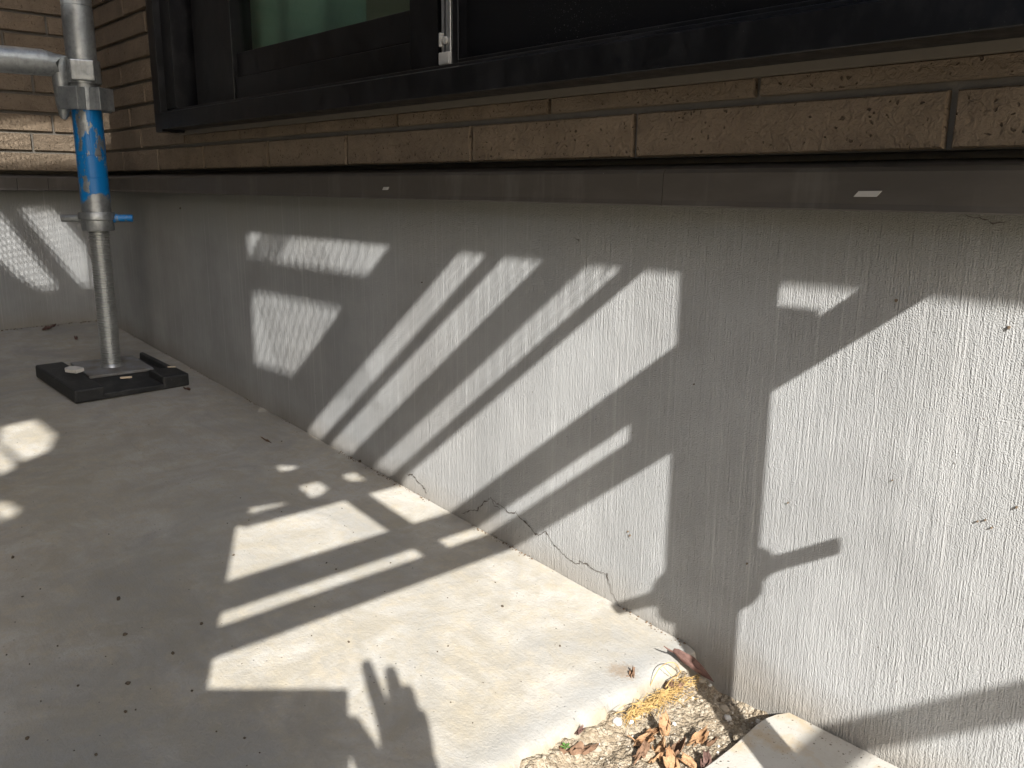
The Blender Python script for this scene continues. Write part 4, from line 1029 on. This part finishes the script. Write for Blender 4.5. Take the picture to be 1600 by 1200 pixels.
# loose flecks stuck on the foundation render
mb = MB()
for (px, py, r) in ((1401, 469, .0014), (1577, 511, .0014), (1540, 812, .0009), (1550, 824, .0008), (1528, 814, .0008), (1168, 880, .0010), (985, 836, .0012), (982, 830, .0010), (1085, 600, .0006), (1395, 750, .0007), (1232, 785, .0008), (660, 441, .0006), (282, 325, .0016), (1589, 792, .0010), (1070, 1170, .0005)):
    p = P_W(px, py); r *= 0.65; mb.box((p.x - r, -0.0015, p.z - r * 0.7), (p.x + r, 0.0002, p.z + r * 0.7), None)
    mb.box((p.x - r * 0.4, -0.0019, p.z - r * 1.3), (p.x + r * 0.5, 0.0002, p.z + r * 0.9), None)
o = mb.build('wall_flecks', M['dirt']); tag(o, 'tiny dark flecks stuck to the grey foundation wall', 'flecks', kind='stuff')
# straw
mb = MB(); rg = random.Random(4)
for i in range(230):
    t = rg.random(); px = 955 + 125 * t + rg.gauss(0, 6); py = 1122 - 52 * t + rg.gauss(0, 9)
    p = P_Z(px, py, 0.008); p.x = max(p.x, -0.409 + rg.random() * 0.004); L = rg.uniform(0.006, 0.026)
    an = (rg.gauss(1.85, 0.3) if rg.random() < 0.5 else rg.uniform(0, math.pi)) + math.pi * (rg.random() < 0.5)
    d = Vector((math.cos(an), math.sin(an), 0)); n_ = Vector((-d.y, d.x, 0)); bend = rg.gauss(0, 0.3); pts = []
    lift = rg.random() ** 2 * 0.010; slope = rg.gauss(0, 0.18)
    for k_ in range(5):
        s = k_ / 4 - 0.5; q = Vector((p.x, p.y, 0)) + d * L * s + n_ * L * bend * (0.25 - s * s)
        q.x = max(q.x, -0.413); q.y = min(q.y, -0.003)
        pts.append(Vector((q.x, q.y, max(soil_h(p.x, p.y) + 0.001 + lift + slope * L * s, soil_h(q.x, q.y) + 0.0004))))
    mb.tube(pts, [0.0002, 0.00034, 0.00034, 0.0003, 0.00015], 4)
o = mb.build('dry_straw', M['straw']); tag(o, 'tangle of dry yellow straw along the broken slab edge', 'straw', kind='stuff')
# wiry dead stem arching onto the slab corner
mb = MB()
S3 = [(1016, 1071, .018), (1022, 1058, .026), (1030, 1045, .033), (1042, 1036, .037), (1054, 1036, .036), (1062, 1047, .026), (1064, 1052, .016)]
pts = [P_Z(*q) for q in S3]; sm = []
for i in range(len(pts) - 1):
    p0, p1, p2, p3 = pts[max(i - 1, 0)], pts[i], pts[i + 1], pts[min(i + 2, len(pts) - 1)]
    for t in (0, .25, .5, .75): sm.append(0.5 * ((2 * p1) + (p2 - p0) * t + (2 * p0 - 5 * p1 + 4 * p2 - p3) * t * t + (3 * p1 - p0 - 3 * p2 + p3) * t ** 3))
mb.tube(sm + [pts[-1]], 0.0004, 5)
mb.tube([P_Z(1040, 1074, .016), P_Z(1048, 1062, .022), P_Z(1060, 1054, .02)], 0.00045, 5); mb.tube([P_Z(1037, 1042, .033), P_Z(1044, 1050, .028), P_Z(1050, 1056, .022)], 0.0003, 5)
o = mb.build('dead_stem', M['straw'], smooth=True, origin=P_Z(1016, 1071, .018)); tag(o, 'thin wiry dead stem arching over the slab corner', 'stem')
# weed
wp = P_Z(882, 1178, 0.012); weed = empty('weed_sprout', wp, 'tiny green weed sprouting at the slab edge', 'weed')
mb = MB(); mb.tube([wp + Vector((0.002, 0, -0.008)), wp, wp + Vector((0, 0.001, 0.006))], 0.0005, 5); mb.build('stem', M['green'], weed)
for a in (0.3, 1.6, 2.8, 4.2, 5.3):
    d = Vector((math.cos(a), math.sin(a), 0.25)); c = wp + Vector((0, 0.001, 0.006)) + d * 0.0024; n_ = Vector((-math.sin(a), math.cos(a), 0))
    mb = MB(); mb.add([c - d * 0.002, c + n_ * 0.0013, c + d * 0.0019 + n_ * 0.0007, c + d * 0.0019 - n_ * 0.0007, c - n_ * 0.0013, c + Vector((0, 0, -0.0006))], [(0, 1, 5), (1, 2, 5), (2, 3, 5), (3, 4, 5), (4, 0, 5)]); mb.build('leaf', M['green'], weed)


# ================================================================== THE PHOTOGRAPHER (shadow of hand and phone falls on the slab)
def CP(a, b, d): return CAM + RIGHT * a - DOWN * b + FWD * d
def skin_mesh(name, J, E_, root):
    names = list(J); me = bpy.data.meshes.new(name)
    me.from_pydata([tuple(J[n][0]) for n in names], [(names.index(a), names.index(b)) for a, b in E_], []); me.update()
    o = bpy.data.objects.new(name, me); col.objects.link(o)
    sk = o.modifiers.new('skin', 'SKIN'); sk.use_smooth_shade = True
    lay = me.skin_vertices[0].data if me.skin_vertices else None
    if lay is None:
        bm = bmesh.new(); bm.from_mesh(me); bm.verts.layers.skin.verify(); bm.to_mesh(me); bm.free(); lay = me.skin_vertices[0].data
    for i, n in enumerate(names): r = J[n][1]; lay[i].radius = (r, r); lay[i].use_root = (n == root)
    ss = o.modifiers.new('sub', 'SUBSURF'); ss.levels = 2; ss.render_levels = 2
    dg = bpy.context.evaluated_depsgraph_get(); m2 = bpy.data.meshes.new_from_object(o.evaluated_get(dg))
    bpy.data.objects.remove(o); bpy.data.meshes.remove(me); m2.name = name
    for p in m2.polygons: p.use_smooth = True
    return m2
V3 = Vector
J = {'pelvis': (V3((.26, -1.02, .27)), .13), 'waist': (V3((.25, -1.04, .42)), .115), 'chest': (V3((.23, -1.02, .60)), .125), 'neckb': (V3((.22, -.99, .74)), .06), 'neck': (V3((.21, -.97, .79)), .05), 'head0': (V3((.20, -.95, .86)), .075), 'head1': (V3((.19, -.94, .93)), .082), 'head2': (V3((.19, -.94, .99)), .06),
 'hipl': (V3((.17, -1.00, .26)), .085), 'kneel': (V3((.11, -.80, .43)), .058), 'anklel': (V3((.11, -.90, .05)), .040), 'toel': (V3((.09, -.77, .005)), .035),
 'hipr': (V3((.35, -1.00, .26)), .085), 'kneer': (V3((.43, -.82, .43)), .058), 'ankler': (V3((.41, -.92, .05)), .040), 'toer': (V3((.44, -.79, .005)), .035),
 'shl': (V3((.08, -1.01, .68)), .058), 'ell': (V3((.03, -.93, .50)), .043), 'wrl': (V3((.08, -.86, .50)), .028), 'hal': (V3((.10, -.80, .515)), .026),
 'shr': (V3((.38, -1.00, .68)), .058), 'elr': (V3((.27, -.84, .40)), .043), 'wrr': (CP(.088, -.085, -.05), .025), 'par': (CP(.066, -.040, -.035), .023), 'pa2': (CP(.060, -.012, -.028), .019),
 'i1': (CP(.046, .014, -.020), .0084), 'i2': (CP(.037, .042, -.017), .0070), 'i3': (CP(.0315, .066, -.015), .0054),
 'm1': (CP(.058, .012, -.020), .0088), 'm2': (CP(.056, .038, -.017), .0074), 'm3': (CP(.0525, .060, -.015), .0058),
 'r1': (CP(.068, -.002, -.020), .0088), 'r2': (CP(.068, .020, -.017), .0074), 'r3': (CP(.0650, .042, -.015), .0062),
 'p1': (CP(.074, -.018, -.020), .0082), 'p2': (CP(.075, .002, -.017), .0070), 'p3': (CP(.0735, .020, -.015), .0058),
 't1': (CP(.046, -.030, -.042), .0150), 't2': (CP(.030, -.004, -.036), .0115), 't3': (CP(.016, .018, -.026), .0085),
 'f1': (V3((.085, -.775, .508)), .009), 'f1b': (V3((.08, -.755, .49)), .008), 'f2': (V3((.10, -.772, .508)), .009), 'f2b': (V3((.10, -.748, .488)), .008), 'f3': (V3((.115, -.774, .506)), .009), 'f3b': (V3((.118, -.752, .486)), .008), 'f4': (V3((.128, -.782, .502)), .008), 'f4b': (V3((.134, -.765, .484)), .007), 'ft': (V3((.074, -.81, .505)), .010), 'ftb': (V3((.058, -.79, .49)), .008)}
E_ = [('pelvis', 'waist'), ('waist', 'chest'), ('chest', 'neckb'), ('neckb', 'neck'), ('neck', 'head0'), ('head0', 'head1'), ('head1', 'head2'), ('pelvis', 'hipl'), ('hipl', 'kneel'), ('kneel', 'anklel'), ('anklel', 'toel'), ('pelvis', 'hipr'), ('hipr', 'kneer'), ('kneer', 'ankler'), ('ankler', 'toer'),
 ('chest', 'shl'), ('shl', 'ell'), ('ell', 'wrl'), ('wrl', 'hal'), ('chest', 'shr'), ('shr', 'elr'), ('elr', 'wrr'), ('wrr', 'par'), ('par', 'pa2'), ('pa2', 'i1'), ('i1', 'i2'), ('i2', 'i3'), ('pa2', 'm1'), ('m1', 'm2'), ('m2', 'm3'), ('par', 'r1'), ('r1', 'r2'), ('r2', 'r3'), ('par', 'p1'), ('p1', 'p2'), ('p2', 'p3'), ('par', 't1'), ('t1', 't2'), ('t2', 't3'),
 ('hal', 'f1'), ('f1', 'f1b'), ('hal', 'f2'), ('f2', 'f2b'), ('hal', 'f3'), ('f3', 'f3b'), ('hal', 'f4'), ('f4', 'f4b'), ('hal', 'ft'), ('ft', 'ftb')]
me = skin_mesh('person', J, E_, 'pelvis')
for mt in ('jacket', 'trousers', 'skin', 'shoe'): me.materials.append(M[mt])
hands = [J['par'][0], J['hal'][0], J['i2'][0], J['pa2'][0]]
for p in me.polygons:
    c = p.center
    if c.z > 0.775 or min((c - h_).length for h_ in hands) < 0.062: p.material_index = 2
    elif c.z < 0.055: p.material_index = 3
    elif c.z < 0.36 or (c.y > -0.93 and c.z < 0.50 and (abs(c.x - .11) < .075 or abs(c.x - .43) < .075)): p.material_index = 1
    else: p.material_index = 0
per = mesh_obj('person', me, None); tag(per, 'person in a grey jacket and tan trousers crouching behind a raised phone', 'person')
# hair cap, ears, nose and eyes
mb = MB(); hc = V3((.19, -.945, .955)); V = []; F = []
for i in range(9):
    ph = math.pi * 0.55 * i / 8
    for j in range(20):
        th = 2 * math.pi * j / 20; d_ = V3((math.sin(ph) * math.cos(th), math.sin(ph) * math.sin(th), math.cos(ph)))
        cut = 1.0 if d_.y < 0.35 else 0.80
        V.append(hc + V3((d_.x * .080, d_.y * .090 * cut - .008, d_.z * .098)) * (1 + 0.04 * n3(d_.x * 6, d_.y * 6, d_.z * 6)))
for i in range(8):
    for j in range(20): F.append((i * 20 + j, i * 20 + (j + 1) % 20, (i + 1) * 20 + (j + 1) % 20, (i + 1) * 20 + j))
mb.add(V, F).build('hair', M['hair'], per, smooth=True)
fd = V3((-.25, .95, -.1)).normalized(); sd_ = V3((.95, .25, 0)).normalized(); fc = V3((.19, -.94, .915))
mb = MB(); mb.tube([fc + fd * .070 + V3((0, 0, .012)), fc + fd * .088 + V3((0, 0, -.006)), fc + fd * .076 + V3((0, 0, -.014))], [.006, .010, .006], 8); mb.build('nose', M['skin'], per, smooth=True)
for s_ in (-1, 1):
    mb = MB(); mb.tube([fc + fd * .070 + sd_ * s_ * .028 + V3((0, 0, .018)), fc + fd * .076 + sd_ * s_ * .028 + V3((0, 0, .018))], [.009, .006], 8); mb.build('eye', M['shoe'], per, smooth=True)
    mb = MB(); mb.tube([fc + sd_ * s_ * .074 + V3((0, 0, .022)), fc + sd_ * s_ * .086, fc + sd_ * s_ * .074 + V3((0, 0, -.022))], [.008, .013, .007], 8); mb.build('ear', M['skin'], per, smooth=True)
mb = MB(); mb.tube([fc + fd * .074 - sd_ * .020 + V3((0, 0, -.034)), fc + fd * .080 + V3((0, 0, -.036)), fc + fd * .074 + sd_ * .020 + V3((0, 0, -.034))], [.003, .006, .003], 6); mb.build('mouth', M['leaf_red'], per, smooth=True)
# phone
T_ = m.copy()
phone = empty('phone', CP(-.028, 0, -.012), 'dark phone held up sideways in the right hand of the crouching person', 'phone')
def ph(name, lo, hi, mat, bev): mb = MB(); mb.box(lo, hi, T_); return mb.build(name, mat, phone, bevel=bev)
ph('body', (-.132, -.036, .006), (.014, .0345, .0138), M['phone'], .002)
ph('screen', (-.129, -.033, .0139), (.011, .0315, .0142), M['ink'], 0)
